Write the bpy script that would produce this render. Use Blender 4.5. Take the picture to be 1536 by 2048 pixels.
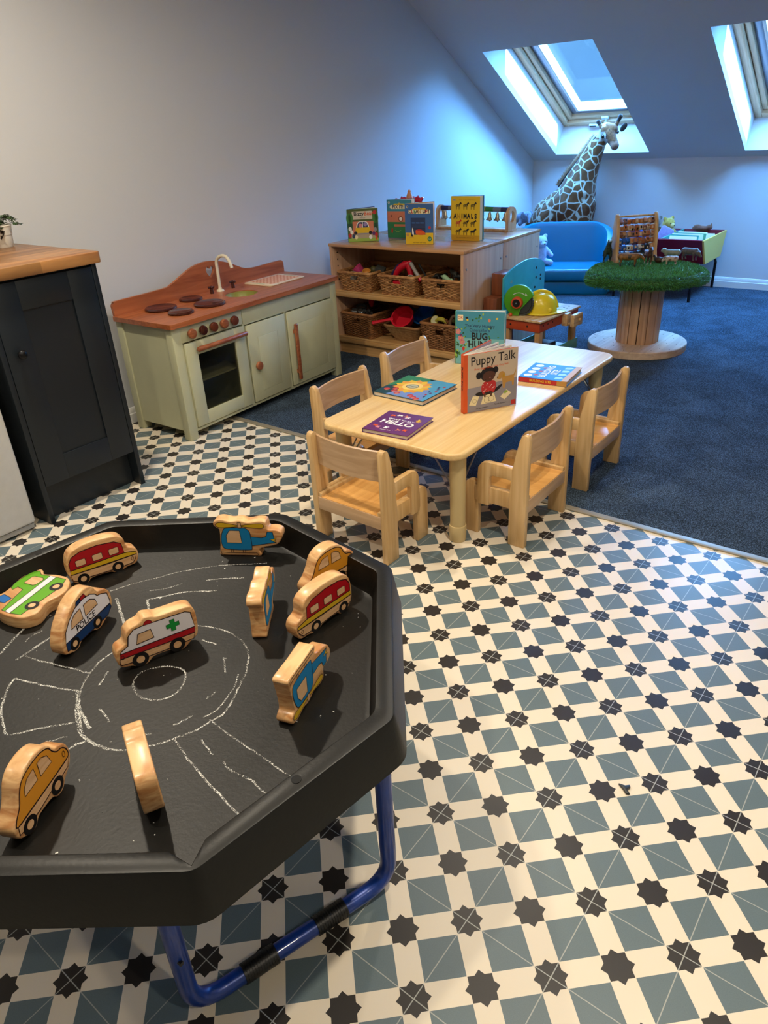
import bpy, bmesh, math, random
from mathutils import Vector, Matrix
from math import sin, cos, pi, radians, sqrt
random.seed(7)
SC = bpy.context.scene
COL = SC.collection
for o in list(bpy.data.objects): bpy.data.objects.remove(o)

# ---------------------------------------------------------------- camera, light, exposure
def rgb(h):
    h = h.lstrip('#')
    v = [int(h[i:i+2], 16)/255 for i in (0, 2, 4)]
    return tuple(c/12.92 if c <= .04045 else ((c+.055)/1.055)**2.4 for c in v)+(1,)

cam_d = bpy.data.cameras.new('camera')
cam = bpy.data.objects.new('camera', cam_d); COL.objects.link(cam); SC.camera = cam
RX = Vector((0.7842453, 0.6180194, -0.0548757)); DN = Vector((0.2560159, -0.4028984, -0.8787085)); FW = Vector((-0.5651682, 0.6750740, -0.4741940))
m = Matrix((( RX.x, -DN.x, -FW.x), (RX.y, -DN.y, -FW.y), (RX.z, -DN.z, -FW.z))).to_4x4()
m.translation = Vector((3.2547988, -2.2902981, 1.3130809))
cam.matrix_world = m
cam_d.sensor_fit = 'HORIZONTAL'; cam_d.sensor_width = 36
cam_d.lens = 36*1437.61/1536
cam_d.shift_x = 22.38/1536; cam_d.shift_y = -0.68/1536
cam_d.clip_start = .02

SC.view_settings.view_transform = 'Standard'; SC.view_settings.look = 'None'
SC.view_settings.gamma = 1; SC.view_settings.use_curve_mapping = False
SC.view_settings.exposure = 0.0

SKY_LOW, SKY_HIGH = 1.1, 78.0     # dim hazy horizon, bright high sky
W = bpy.data.worlds.new('sky'); SC.world = W; W.use_nodes = True
wn = W.node_tree.nodes; wl = W.node_tree.links
bg = wn['Background']; bg.inputs['Strength'].default_value = 9.0
bg.inputs['Strength'].default_value = 1.0
tc = wn.new('ShaderNodeTexCoord'); nz = wn.new('ShaderNodeTexNoise'); nz.inputs['Scale'].default_value = 3.0; nz.inputs['Detail'].default_value = 5
cr = wn.new('ShaderNodeValToRGB'); cr.color_ramp.elements[0].color = (.13, .42, 1, 1); cr.color_ramp.elements[1].color = (.22, .54, 1, 1)
cr.color_ramp.elements[0].position = .35; cr.color_ramp.elements[1].position = .7
sx = wn.new('ShaderNodeSeparateXYZ'); hr = wn.new('ShaderNodeMapRange'); hr.inputs['From Min'].default_value = .14; hr.inputs['From Max'].default_value = .40
hr.inputs['To Min'].default_value = SKY_LOW; hr.inputs['To Max'].default_value = SKY_HIGH
vm = wn.new('ShaderNodeVectorMath'); vm.operation = 'SCALE'
wl.new(tc.outputs['Generated'], nz.inputs['Vector']); wl.new(nz.outputs['Fac'], cr.inputs['Fac']); wl.new(tc.outputs['Generated'], sx.inputs[0]); wl.new(sx.outputs[2], hr.inputs['Value'])
wl.new(cr.outputs['Color'], vm.inputs[0]); wl.new(hr.outputs[0], vm.inputs['Scale']); wl.new(vm.outputs[0], bg.inputs['Color'])

def sun(direction, strength, color, angle):
    d = bpy.data.lights.new('sun', 'SUN'); d.energy = strength; d.color = color; d.angle = angle
    o = bpy.data.objects.new('sun', d); COL.objects.link(o)
    o.rotation_euler = (-Vector(direction)).to_track_quat('-Z', 'Y').to_euler()
sun((1, -.005, .556), 14.0, (.72, .88, 1.0), radians(1.5))

def downlight(x, y, z, power, size=.09, color=(1, .88, .70)):
    d = bpy.data.lights.new('downlight', 'AREA'); d.shape = 'DISK'; d.size = size; d.energy = power; d.color = color; d.spread = radians(165)
    o = bpy.data.objects.new('downlight', d); COL.objects.link(o); o.location = (x, y, z)
for x, y, p in ((.95, -1.05, 25), (2.1, -2.2, 15), (3.05, -1.1, 27), (2.0, .1, 13), (4.5, -1.9, 15), (4.3, 0, 5), (1.0, -3.2, 10)):
    downlight(x, y, 2.385, p)

# ---------------------------------------------------------------- helpers
class MB:
    """collects shapes into one mesh"""
    def __init__(s): s.bm = bmesh.new(); s.mats = []; s.mi = 0; s.M = Matrix.Identity(4)
    def m(s, mat):
        if mat not in s.mats: s.mats.append(mat)
        s.mi = s.mats.index(mat); return s
    def at(s, loc=(0, 0, 0), rot=(0, 0, 0), sc=(1, 1, 1)):
        from mathutils import Euler
        s.M = Matrix.Translation(loc) @ Euler(rot).to_matrix().to_4x4() @ Matrix.Diagonal((*sc, 1)); return s
    def _add(s, t, bev=0, seg=2, sharp_only=True):
        if bev > 0:
            es = [e for e in t.edges if not sharp_only or (len(e.link_faces) == 2 and e.calc_face_angle(0) > .6)]
            if es: bmesh.ops.bevel(t, geom=es, offset=bev, segments=seg, affect='EDGES', profile=.5)
        bmesh.ops.transform(t, matrix=s.M, verts=t.verts)
        if s.M.determinant() < 0: bmesh.ops.reverse_faces(t, faces=t.faces)
        for f in t.faces: f.material_index = s.mi
        me = bpy.data.meshes.new('tmp'); t.to_mesh(me); t.free(); s.bm.from_mesh(me); bpy.data.meshes.remove(me)
        return s
    def box(s, x0, x1, y0, y1, z0, z1, bev=0, seg=2):
        t = bmesh.new(); bmesh.ops.create_cube(t, size=1)
        bmesh.ops.transform(t, matrix=Matrix.Translation(((x0+x1)/2, (y0+y1)/2, (z0+z1)/2)) @ Matrix.Diagonal((abs(x1-x0), abs(y1-y0), abs(z1-z0), 1)), verts=t.verts)
        return s._add(t, bev, seg)
    def prism(s, pts, a, b, axis='z', bev=0, seg=2):
        """polygon pts extruded from a to b along axis; pts are (x,y) / (x,z) / (y,z)"""
        def P(p, h): return (p[0], p[1], h) if axis == 'z' else ((p[0], h, p[1]) if axis == 'y' else (h, p[0], p[1]))
        t = bmesh.new(); n = len(pts)
        A = [t.verts.new(P(p, a)) for p in pts]; B = [t.verts.new(P(p, b)) for p in pts]
        t.faces.new(A); t.faces.new(B[::-1])
        for i in range(n): t.faces.new((A[i], B[i], B[(i+1) % n], A[(i+1) % n]))
        bmesh.ops.recalc_face_normals(t, faces=t.faces)
        return s._add(t, bev, seg)
    def cyl(s, p0, p1, r0, r1=None, n=20, bev=0, seg=2):
        r1 = r0 if r1 is None else r1
        p0 = Vector(p0); p1 = Vector(p1); d = p1-p0; L = d.length
        t = bmesh.new(); bmesh.ops.create_cone(t, cap_ends=True, segments=n, radius1=r0, radius2=r1, depth=L)
        q = d.to_track_quat('Z', 'Y').to_matrix().to_4x4()
        if bev > 0:
            es = [e for e in t.edges if any(len(f.verts) > 4 for f in e.link_faces)]
            bmesh.ops.bevel(t, geom=es, offset=bev, segments=seg, affect='EDGES', profile=.5)
        bmesh.ops.transform(t, matrix=Matrix.Translation((p0+p1)/2) @ q, verts=t.verts)
        return s._add(t)
    def sphere(s, c, r, u=16, v=10):
        r = (r, r, r) if not hasattr(r, '__len__') else r
        t = bmesh.new(); bmesh.ops.create_uvsphere(t, u_segments=u, v_segments=v, radius=1)
        bmesh.ops.transform(t, matrix=Matrix.Translation(c) @ Matrix.Diagonal((*r, 1)), verts=t.verts)
        return s._add(t)
    def tube(s, path, r, n=8, closed=False):
        path = [Vector(p) for p in path]; N = len(path); rr = r if hasattr(r, '__len__') else [r]*N
        t = bmesh.new(); rings = []; up = None
        for i, p in enumerate(path):
            a = path[(i-1) % N] if (closed or i > 0) else p; b = path[(i+1) % N] if (closed or i < N-1) else p
            d = (b-a).normalized()
            if up is None: up = d.orthogonal().normalized()
            else:
                up = up-d*up.dot(d); up = up.normalized() if up.length > 1e-6 else d.orthogonal().normalized()
            sd = d.cross(up)
            rings.append([t.verts.new(p+(up*cos(2*pi*k/n)+sd*sin(2*pi*k/n))*rr[i]) for k in range(n)])
        for i in range(N if closed else N-1):
            A = rings[i]; B = rings[(i+1) % N]
            for k in range(n): t.faces.new((A[k], A[(k+1) % n], B[(k+1) % n], B[k]))
        if not closed: t.faces.new(rings[0][::-1]); t.faces.new(rings[-1])
        bmesh.ops.recalc_face_normals(t, faces=t.faces)
        return s._add(t)
    def lathe(s, prof, n=32, c=(0, 0, 0)):
        t = bmesh.new(); rings = []
        for r, z in prof:
            if r < 1e-5: rings.append([t.verts.new((c[0], c[1], c[2]+z))])
            else: rings.append([t.verts.new((c[0]+r*cos(2*pi*k/n), c[1]+r*sin(2*pi*k/n), c[2]+z)) for k in range(n)])
        for A, B in zip(rings, rings[1:]):
            for k in range(n):
                k2 = (k+1) % n
                if len(A) == 1 and len(B) == 1: continue
                if len(A) == 1: t.faces.new((A[0], B[k2], B[k]))
                elif len(B) == 1: t.faces.new((A[k], A[k2], B[0]))
                else: t.faces.new((A[k], A[k2], B[k2], B[k]))
        bmesh.ops.recalc_face_normals(t, faces=t.faces)
        return s._add(t)
    def quads(s, verts, faces):
        t = bmesh.new(); V = [t.verts.new(v) for v in verts]
        for f in faces:
            try: t.faces.new([V[i] for i in f])
            except ValueError: pass
        return s._add(t)
    def paint(s, pts, mat, off, lw=0, lmat=None, plane='front'):
        """flat colour area on a face: pts (u,v); plane front = xz facing -y at y=-off, top = xy facing +z at z=off"""
        P = (lambda p, o: (p[0], -o, p[1])) if plane == 'front' else (lambda p, o: (p[0], p[1], o))
        A = sum(pts[i][0]*pts[(i+1) % len(pts)][1]-pts[(i+1) % len(pts)][0]*pts[i][1] for i in range(len(pts)))
        if A < 0: pts = pts[::-1]
        if mat:
            s.m(mat); s.quads([P(p, off) for p in pts], [list(range(len(pts)))])
        if lw: s.m(lmat); s.line(pts, lw, off+.00012, plane, True)
        return s
    def line(s, pts, w, off, plane='front', closed=False):
        P = (lambda p, o: (p[0], -o, p[1])) if plane == 'front' else (lambda p, o: (p[0], p[1], o))
        n = len(pts); q = [Vector(p[:2]) for p in pts]; V = []
        for i in range(n):
            a = q[(i-1) % n] if (closed or i > 0) else q[i]; b = q[(i+1) % n] if (closed or i < n-1) else q[i]
            d = (b-a); d = d.normalized() if d.length > 1e-9 else Vector((1, 0)); nn = Vector((-d.y, d.x))*w/2
            V += [P(q[i]-nn, off), P(q[i]+nn, off)]
        F = []
        for i in range(n if closed else n-1):
            j = (i+1) % n; F.append((2*i, 2*j, 2*j+1, 2*i+1))
        return s.quads(V, F)
    def text(s, body, size, u, v, off, plane='front', align='CENTER', bold=.0, shear=0, rot=0, sx=1, ext=0):
        cu = bpy.data.curves.new('t', 'FONT'); cu.body = body; cu.size = size; cu.align_x = align; cu.align_y = 'CENTER'
        cu.offset = bold*size; cu.shear = shear; cu.resolution_u = 3; cu.extrude = ext
        ob = bpy.data.objects.new('t', cu); COL.objects.link(ob)
        me = ob.to_mesh(); t = bmesh.new(); t.from_mesh(me); ob.to_mesh_clear()
        bpy.data.objects.remove(ob); bpy.data.curves.remove(cu)
        R = Matrix.Rotation(rot, 4, 'Z') @ Matrix.Diagonal((sx, 1, 1, 1))
        if plane == 'front': T = Matrix.Translation((u, -off, v)) @ Matrix.Rotation(pi/2, 4, 'X') @ R
        else: T = Matrix.Translation((u, v, off)) @ R
        bmesh.ops.transform(t, matrix=T, verts=t.verts)
        return s._add(t)
    def build(s, name, mat=None, parent=None, smooth=35, loc=None, rotz=0):
        me = bpy.data.meshes.new(name)
        if smooth:
            th = radians(smooth)
            for f in s.bm.faces: f.smooth = True
            for e in s.bm.edges:
                e.smooth = len(e.link_faces) == 2 and e.calc_face_angle(0) < th
        s.bm.to_mesh(me); s.bm.free()
        for x in ([mat] if mat and not s.mats else s.mats): me.materials.append(x)
        o = bpy.data.objects.new(name, me); COL.objects.link(o)
        if parent: o.parent = parent
        if loc is not None: o.location = loc
        o.rotation_euler[2] = rotz
        return o

def smooth_poly(pts, k=4, closed=True):
    n = len(pts); out = []
    for i in range(n if closed else n-1):
        p0 = pts[(i-1) % n] if closed or i > 0 else pts[0]; p1 = pts[i]; p2 = pts[(i+1) % n]; p3 = pts[(i+2) % n] if closed or i < n-2 else pts[-1]
        for j in range(k):
            t = j/k
            out.append(tuple(.5*((2*b)+(-a+c)*t+(2*a-5*b+4*c-d)*t*t+(-a+3*b-3*c+d)*t**3) for a, b, c, d in zip(p0, p1, p2, p3)))
    if not closed: out.append(tuple(pts[-1]))
    return out
def circ(cx, cy, r, n=24, ry=None, a0=0, a1=2*pi):
    full = abs(a1-a0-2*pi) < 1e-6
    return [(cx+r*cos(a0+(a1-a0)*i/(n if full else n-1)), cy+(ry or r)*sin(a0+(a1-a0)*i/(n if full else n-1))) for i in range(n)]
def rrect(x0, x1, y0, y1, r, n=5):
    out = []
    for cx, cy, a in ((x1-r, y0+r, -pi/2), (x1-r, y1-r, 0), (x0+r, y1-r, pi/2), (x0+r, y0+r, pi)):
        out += [(cx+r*cos(a+pi/2*i/n), cy+r*sin(a+pi/2*i/n)) for i in range(n+1)]
    return out

def tag(o, label=None, cat=None, group=None, kind=None):
    if label: o['label'] = label
    if cat: o['category'] = cat
    if group: o['group'] = group
    if kind: o['kind'] = kind
    return o
def thing(name, label, cat, loc=(0, 0, 0), rotz=0, group=None, kind=None):
    o = bpy.data.objects.new(name, None); COL.objects.link(o); o.empty_display_size = .05
    o.location = loc; o.rotation_euler = (0, 0, rotz)
    return tag(o, label, cat, group, kind)
def kids(o): return [c for c in bpy.data.objects if c.parent == o]
def dup(root, loc, rotz, label=None, group=None):
    def rec(o, parent):
        c = o.copy(); COL.objects.link(c); c.parent = parent
        for ch in kids(o): rec(ch, c)
        return c
    r = rec(root, None); r.location = loc; r.rotation_euler = (0, 0, rotz)
    if label: r['label'] = label
    if group: r['group'] = group
    return r

def blob(parts, voxel, smooth_it=3):
    """parts: (p0, r0, p1, r1) tapered capsules or (c, (rx,ry,rz)[, rotation]) ellipsoids, fused to one skin; returns a bmesh"""
    b = MB()
    for p in parts:
        if len(p) == 4:
            p0, r0, p1, r1 = Vector(p[0]), p[1], Vector(p[2]), p[3]
            b.cyl(p0, p1, r0, r1, 14); b.sphere(p0, r0, 14, 8); b.sphere(p1, r1, 14, 8)
        else:
            rot = p[2] if len(p) == 3 else (0, 0, 0)
            b.at(p[0], rot); b.sphere((0, 0, 0), p[1], 20, 12); b.at()
    ob = b.build('tmpblob', None, None, 0)
    md = ob.modifiers.new('r', 'REMESH'); md.mode = 'VOXEL'; md.voxel_size = voxel
    ms = ob.modifiers.new('s', 'SMOOTH'); ms.iterations = smooth_it; ms.factor = .5
    dg = bpy.context.evaluated_depsgraph_get(); dg.update()
    ev = ob.evaluated_get(dg); me = ev.to_mesh(); bm = bmesh.new(); bm.from_mesh(me); ev.to_mesh_clear()
    old = ob.data; bpy.data.objects.remove(ob); bpy.data.meshes.remove(old)
    return bm
def blob_obj(name, parts, voxel, mats, parent=None, fn=None, sm=3):
    bm = blob(parts, voxel, sm)
    for f in bm.faces:
        f.smooth = True
        if fn: f.material_index = fn(f.calc_center_median())
    me = bpy.data.meshes.new(name); bm.to_mesh(me); bm.free()
    for m_ in (mats if isinstance(mats, (list, tuple)) else [mats]): me.materials.append(m_)
    o = bpy.data.objects.new(name, me); COL.objects.link(o)
    if parent: o.parent = parent
    return o

# ---------------------------------------------------------------- materials
_mc = {}
def pbr(name, col, rough=.5, metal=0, spec=.5, var=0, vs=20, bump=0, bs=200, coat=0, sheen=0, vcol=None):
    if name in _mc: return _mc[name]
    mt = bpy.data.materials.new(name); mt.use_nodes = True; _mc[name] = mt
    N = mt.node_tree.nodes; L = mt.node_tree.links; b = N['Principled BSDF']
    c = rgb(col) if isinstance(col, str) else (*col, 1)
    b.inputs['Base Color'].default_value = c; b.inputs['Roughness'].default_value = rough; b.inputs['Metallic'].default_value = metal
    b.inputs['Specular IOR Level'].default_value = spec; b.inputs['Coat Weight'].default_value = coat; b.inputs['Sheen Weight'].default_value = sheen
    tcn = N.new('ShaderNodeTexCoord')
    if var or vcol:
        n = N.new('ShaderNodeTexNoise'); n.inputs['Scale'].default_value = vs; n.inputs['Detail'].default_value = 4
        L.new(tcn.outputs['Object'], n.inputs['Vector'])
        r = N.new('ShaderNodeValToRGB'); r.color_ramp.elements[0].position = .3; r.color_ramp.elements[1].position = .7
        c2 = rgb(vcol) if vcol else tuple(min(1, x*(1+var)) for x in c[:3])+(1,)
        r.color_ramp.elements[0].color = c if vcol else tuple(x*(1-var) for x in c[:3])+(1,); r.color_ramp.elements[1].color = c2
        L.new(n.outputs['Fac'], r.inputs['Fac']); L.new(r.outputs['Color'], b.inputs['Base Color'])
    if bump:
        n = N.new('ShaderNodeTexNoise'); n.inputs['Scale'].default_value = bs; n.inputs['Detail'].default_value = 3
        L.new(tcn.outputs['Object'], n.inputs['Vector'])
        bp = N.new('ShaderNodeBump'); bp.inputs['Strength'].default_value = bump; bp.inputs['Distance'].default_value = .002
        L.new(n.outputs['Fac'], bp.inputs['Height']); L.new(bp.outputs['Normal'], b.inputs['Normal'])
    return mt
def wood(name, c1, c2, axis='x', scale=30, rough=.4, stretch=.06, dist=1.5, coat=0, planks=None, mid=None):
    """grain running along axis in object space"""
    if name in _mc: return _mc[name]
    mt = bpy.data.materials.new(name); mt.use_nodes = True; _mc[name] = mt
    N = mt.node_tree.nodes; L = mt.node_tree.links; b = N['Principled BSDF']
    b.inputs['Roughness'].default_value = rough; b.inputs['Coat Weight'].default_value = coat; b.inputs['Coat Roughness'].default_value = .2
    tcn = N.new('ShaderNodeTexCoord'); mp = N.new('ShaderNodeMapping')
    sc = [1, 1, 1]; sc['xyz'.index(axis)] = stretch; sc = sc if mid is None else [v if 'xyz'[i] != mid[0] else mid[1] for i, v in enumerate(sc)]; mp.inputs['Scale'].default_value = sc
    L.new(tcn.outputs['Object'], mp.inputs['Vector'])
    n = N.new('ShaderNodeTexNoise'); n.inputs['Scale'].default_value = scale; n.inputs['Detail'].default_value = 5; n.inputs['Distortion'].default_value = dist
    L.new(mp.outputs['Vector'], n.inputs['Vector'])
    r = N.new('ShaderNodeValToRGB'); r.color_ramp.elements[0].position = .32; r.color_ramp.elements[1].position = .68
    r.color_ramp.elements[0].color = rgb(c1); r.color_ramp.elements[1].color = rgb(c2)
    L.new(n.outputs['Fac'], r.inputs['Fac'])
    outc = r.outputs['Color']
    if planks:   # (axis across, width, strength)
        sep = N.new('ShaderNodeSeparateXYZ'); L.new(tcn.outputs['Object'], sep.inputs[0])
        d = N.new('ShaderNodeMath'); d.operation = 'DIVIDE'; L.new(sep.outputs['xyz'.index(planks[0])], d.inputs[0]); d.inputs[1].default_value = planks[1]
        fl = N.new('ShaderNodeMath'); fl.operation = 'FLOOR'; L.new(d.outputs[0], fl.inputs[0])
        d2 = N.new('ShaderNodeMath'); d2.operation = 'MULTIPLY_ADD'; L.new(sep.outputs['xyz'.index(axis)], d2.inputs[0]); d2.inputs[1].default_value = 3.1; L.new(fl.outputs[0], d2.inputs[2])
        fl2 = N.new('ShaderNodeMath'); fl2.operation = 'FLOOR'; L.new(d2.outputs[0], fl2.inputs[0])
        cb = N.new('ShaderNodeCombineXYZ'); L.new(fl.outputs[0], cb.inputs[0]); L.new(fl2.outputs[0], cb.inputs[1])
        wn_ = N.new('ShaderNodeTexWhiteNoise'); L.new(cb.outputs[0], wn_.inputs['Vector'])
        mr = N.new('ShaderNodeMapRange'); L.new(wn_.outputs['Value'], mr.inputs['Value']); mr.inputs['To Min'].default_value = 1-planks[2]; mr.inputs['To Max'].default_value = 1+planks[2]*.6
        mx = N.new('ShaderNodeVectorMath'); mx.operation = 'SCALE'; L.new(outc, mx.inputs[0]); L.new(mr.outputs[0], mx.inputs['Scale']); outc = mx.outputs[0]
    L.new(outc, b.inputs['Base Color'])
    bp = N.new('ShaderNodeBump'); bp.inputs['Strength'].default_value = .15; bp.inputs['Distance'].default_value = .001
    L.new(n.outputs['Fac'], bp.inputs['Height']); L.new(bp.outputs['Normal'], b.inputs['Normal'])
    return mt

class NM:
    """small math-node writer"""
    def __init__(s, mt): s.N = mt.node_tree.nodes; s.L = mt.node_tree.links
    def __call__(s, op, a, b=None, c=None):
        n = s.N.new('ShaderNodeMath'); n.operation = op
        for i, v in enumerate((a, b, c)):
            if v is None: continue
            if isinstance(v, (int, float)): n.inputs[i].default_value = v
            else: s.L.new(v, n.inputs[i])
        return n.outputs[0]
    def mix(s, f, a, b):
        n = s.N.new('ShaderNodeMix'); n.data_type = 'RGBA'
        for k, v in ((0, f), (6, a), (7, b)):
            if isinstance(v, (int, float)): n.inputs[k].default_value = v
            elif isinstance(v, tuple): n.inputs[k].default_value = v
            else: s.L.new(v, n.inputs[k])
        return n.outputs[2]
# ---------------------------------------------------------------- room shell
U = .12
white_paint = pbr('white_wall_paint', '#c9cbce', .75, spec=.25, bump=.05, bs=350)
ceil_paint = pbr('ceiling_paint', '#cfcbc9', .8, spec=.2, bump=.04, bs=300)
gloss_white = pbr('white_gloss', '#d9d8d4', .35)

def tile_floor():
    mt = bpy.data.materials.new('star_tile_vinyl'); mt.use_nodes = True; q = NM(mt); N = q.N; b = N['Principled BSDF']
    tcn = N.new('ShaderNodeTexCoord'); sp = N.new('ShaderNodeSeparateXYZ'); q.L.new(tcn.outputs['Object'], sp.inputs[0])
    xr = q('MULTIPLY_ADD', sp.outputs[0], 1/U, -25.0); yr = q('MULTIPLY_ADD', sp.outputs[1], 1/U, 11.8)
    k = 1/sqrt(2)
    X = q('MULTIPLY', q('ADD', xr, yr), k); Y = q('MULTIPLY', q('SUBTRACT', yr, xr), k)
    def cent(v): return q('ABSOLUTE', q('SUBTRACT', q('FRACT', q('ADD', v, .5)), .5))
    ax, ay = cent(X), cent(Y)
    sq = q('MULTIPLY', q('GREATER_THAN', ax, .19), q('GREATER_THAN', ay, .19))
    st = q('MAXIMUM', q('LESS_THAN', q('MAXIMUM', ax, ay), .183), q('LESS_THAN', q('ADD', ax, ay), .258))
    def dl(v): return q('MULTIPLY', cent(q('MULTIPLY', v, .5)), 2/sqrt(2))
    ln = q('LESS_THAN', q('MINIMUM', dl(q('ADD', X, Y)), dl(q('SUBTRACT', X, Y))), .0075)
    nz = N.new('ShaderNodeTexNoise'); nz.inputs['Scale'].default_value = 500; q.L.new(tcn.outputs['Object'], nz.inputs['Vector'])
    n2 = N.new('ShaderNodeTexNoise'); n2.inputs['Scale'].default_value = 4; n2.inputs['Detail'].default_value = 6; q.L.new(tcn.outputs['Object'], n2.inputs['Vector'])
    cream = q.mix(n2.outputs['Fac'], rgb('#e6dac4'), rgb('#dccfb8'))
    blue = q.mix(nz.outputs['Fac'], rgb('#58676c'), rgb('#66767a'))
    col = q.mix(sq, cream, blue); col = q.mix(st, col, rgb('#2b2724'))
    col = q.mix(q('MULTIPLY', ln, q('MAXIMUM', sq, st)), col, rgb('#a3a59e'))
    q.L.new(col, b.inputs['Base Color']); b.inputs['Roughness'].default_value = .38; b.inputs['Specular IOR Level'].default_value = .45
    rr = q('MULTIPLY_ADD', n2.outputs['Fac'], .2, .28); q.L.new(rr, b.inputs['Roughness'])
    bp = N.new('ShaderNodeBump'); bp.inputs['Strength'].default_value = .06; bp.inputs['Distance'].default_value = .001
    q.L.new(nz.outputs['Fac'], bp.inputs['Height']); q.L.new(bp.outputs['Normal'], b.inputs['Normal'])
    return mt
def carpet_mat():
    mt = bpy.data.materials.new('blue_grey_carpet'); mt.use_nodes = True; q = NM(mt); N = q.N; b = N['Principled BSDF']
    tcn = N.new('ShaderNodeTexCoord')
    a = N.new('ShaderNodeTexNoise'); a.inputs['Scale'].default_value = 330; a.inputs['Detail'].default_value = 3; q.L.new(tcn.outputs['Object'], a.inputs['Vector'])
    c = N.new('ShaderNodeTexNoise'); c.inputs['Scale'].default_value = 5; c.inputs['Detail'].default_value = 6; c.inputs['Distortion'].default_value = .6; q.L.new(tcn.outputs['Object'], c.inputs['Vector'])
    r = N.new('ShaderNodeValToRGB'); e = r.color_ramp.elements; e[0].position = .36; e[0].color = rgb('#1a2026'); e[1].position = .68; e[1].color = rgb('#61758a')
    m_ = e.new(.52); m_.color = rgb('#364250')
    s = q('MULTIPLY_ADD', c.outputs['Fac'], .22, q('MULTIPLY_ADD', a.outputs['Fac'], 1.0, -.11)); q.L.new(s, r.inputs['Fac'])
    q.L.new(r.outputs['Color'], b.inputs['Base Color']); b.inputs['Roughness'].default_value = 1; b.inputs['Specular IOR Level'].default_value = .1
    bp = N.new('ShaderNodeBump'); bp.inputs['Strength'].default_value = .9; bp.inputs['Distance'].default_value = .004
    q.L.new(a.outputs['Fac'], bp.inputs['Height']); q.L.new(bp.outputs['Normal'], b.inputs['Normal'])
    return mt

XR, YF, YB = 5.4, -4.6, 4.10     # room: x 0..XR, y YF..YB (carpet from y=0)
ZC = 2.4; SL = .5694; YK = YB; ZK = .945+(4.104-YB)*SL; YR = YB-(ZC-ZK)/SL
b = MB(); b.box(-.1, XR+.1, YF-.1, 0, -.06, 0); tag(b.build('floor', tile_floor()), kind='structure')
b = MB(); b.box(-.1, XR+.1, 0, YB+.1, -.06, .002); tag(b.build('floor', carpet_mat()), kind='structure')
b = MB(); b.box(0.02, XR-.01, -.017, .013, 0, .006, .002); tag(b.build('trim_1', pbr('threshold_strip', '#9a927f', .45, .3)), kind='structure')
prof = [(YF, 0), (YB, 0), (YB, ZK), (YR, ZC), (YF, ZC)]
b = MB(); b.prism(prof, -.1, 0, 'x'); tag(b.build('wall_left', white_paint), kind='structure')
b = MB(); b.prism(prof, XR, XR+.1, 'x'); tag(b.build('wall_right', white_paint), kind='structure')
b = MB(); b.box(-.1, XR+.1, YB, YB+.1, 0, ZK); tag(b.build('wall_back', white_paint), kind='structure')
b = MB(); b.box(-.1, XR+.1, YF-.1, YF, 0, ZC); tag(b.build('wall_front', white_paint), kind='structure')
b = MB(); b.box(-.1, XR+.1, YF-.1, YR+.02, ZC, ZC+.1); tag(b.build('ceiling', ceil_paint), kind='structure')
# sloping ceiling with two deep roof-window reveals; local axes: x, s up the slope, n outwards
ANG = math.atan(SL); TH = .30
O = Vector((0, YK, ZK)); es = Vector((0, -cos(ANG), sin(ANG))); en = Vector((0, sin(ANG), cos(ANG)))
MS = Matrix(((1, 0, 0, 0), (0, es.y, en.y, O.y), (0, es.z, en.z, O.z), (0, 0, 0, 1)))
def sl(y): return (YK-y)/cos(ANG)
S1 = (YK-YR)/cos(ANG); holes = ((.25, 1.04, sl(4.012), sl(2.772)), (1.738, 2.53, sl(4.022), sl(2.79)))
b = MB(); b.M = MS
xs = [-.1, .25, 1.04, 1.738, 2.53, XR+.1]
for i in (0, 2, 4): b.box(xs[i], xs[i+1], -.12, S1+.1, 0, TH)
for i, h in ((1, holes[0]), (3, holes[1])):
    b.box(xs[i], xs[i+1], -.12, h[2], 0, TH); b.box(xs[i], xs[i+1], h[3], S1+.1, 0, TH)
tag(b.build('ceiling', ceil_paint, smooth=0), kind='structure')
# white painted reveal linings, one per window
pine = wood('varnished_pine', '#c09a74', '#dcbf9c', 'x', 30, .35); pine_y = wood('varnished_pine_up', '#c09a74', '#dcbf9c', 'y', 30, .35)
alu = pbr('grey_window_metal', '#8f98a6', .35, .6); handle_white = pbr('white_plastic', '#e6e8ea', .3); black_pl = pbr('black_plastic', '#0b0b0c', .4)
def glass_mat():
    mt = bpy.data.materials.new('window_glass'); mt.use_nodes = True; N = mt.node_tree.nodes; L = mt.node_tree.links
    N.remove(N['Principled BSDF']); o = N['Material Output']
    t = N.new('ShaderNodeBsdfTransparent'); t.inputs[0].default_value = (.86, .93, .97, 1); g = N.new('ShaderNodeBsdfGlossy'); g.inputs['Roughness'].default_value = .02
    lw = N.new('ShaderNodeLayerWeight'); lw.inputs['Blend'].default_value = .5; mx = N.new('ShaderNodeMixShader')
    pw = N.new('ShaderNodeMath'); pw.operation = 'POWER'; L.new(lw.outputs['Facing'], pw.inputs[0]); pw.inputs[1].default_value = 4
    f = N.new('ShaderNodeMath'); f.operation = 'MULTIPLY_ADD'; L.new(pw.outputs[0], f.inputs[0]); f.inputs[1].default_value = .7; f.inputs[2].default_value = .04
    L.new(f.outputs[0], mx.inputs[0]); L.new(t.outputs[0], mx.inputs[1]); L.new(g.outputs[0], mx.inputs[2]); L.new(mx.outputs[0], o.inputs[0])
    return mt
GLASS = glass_mat()
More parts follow.
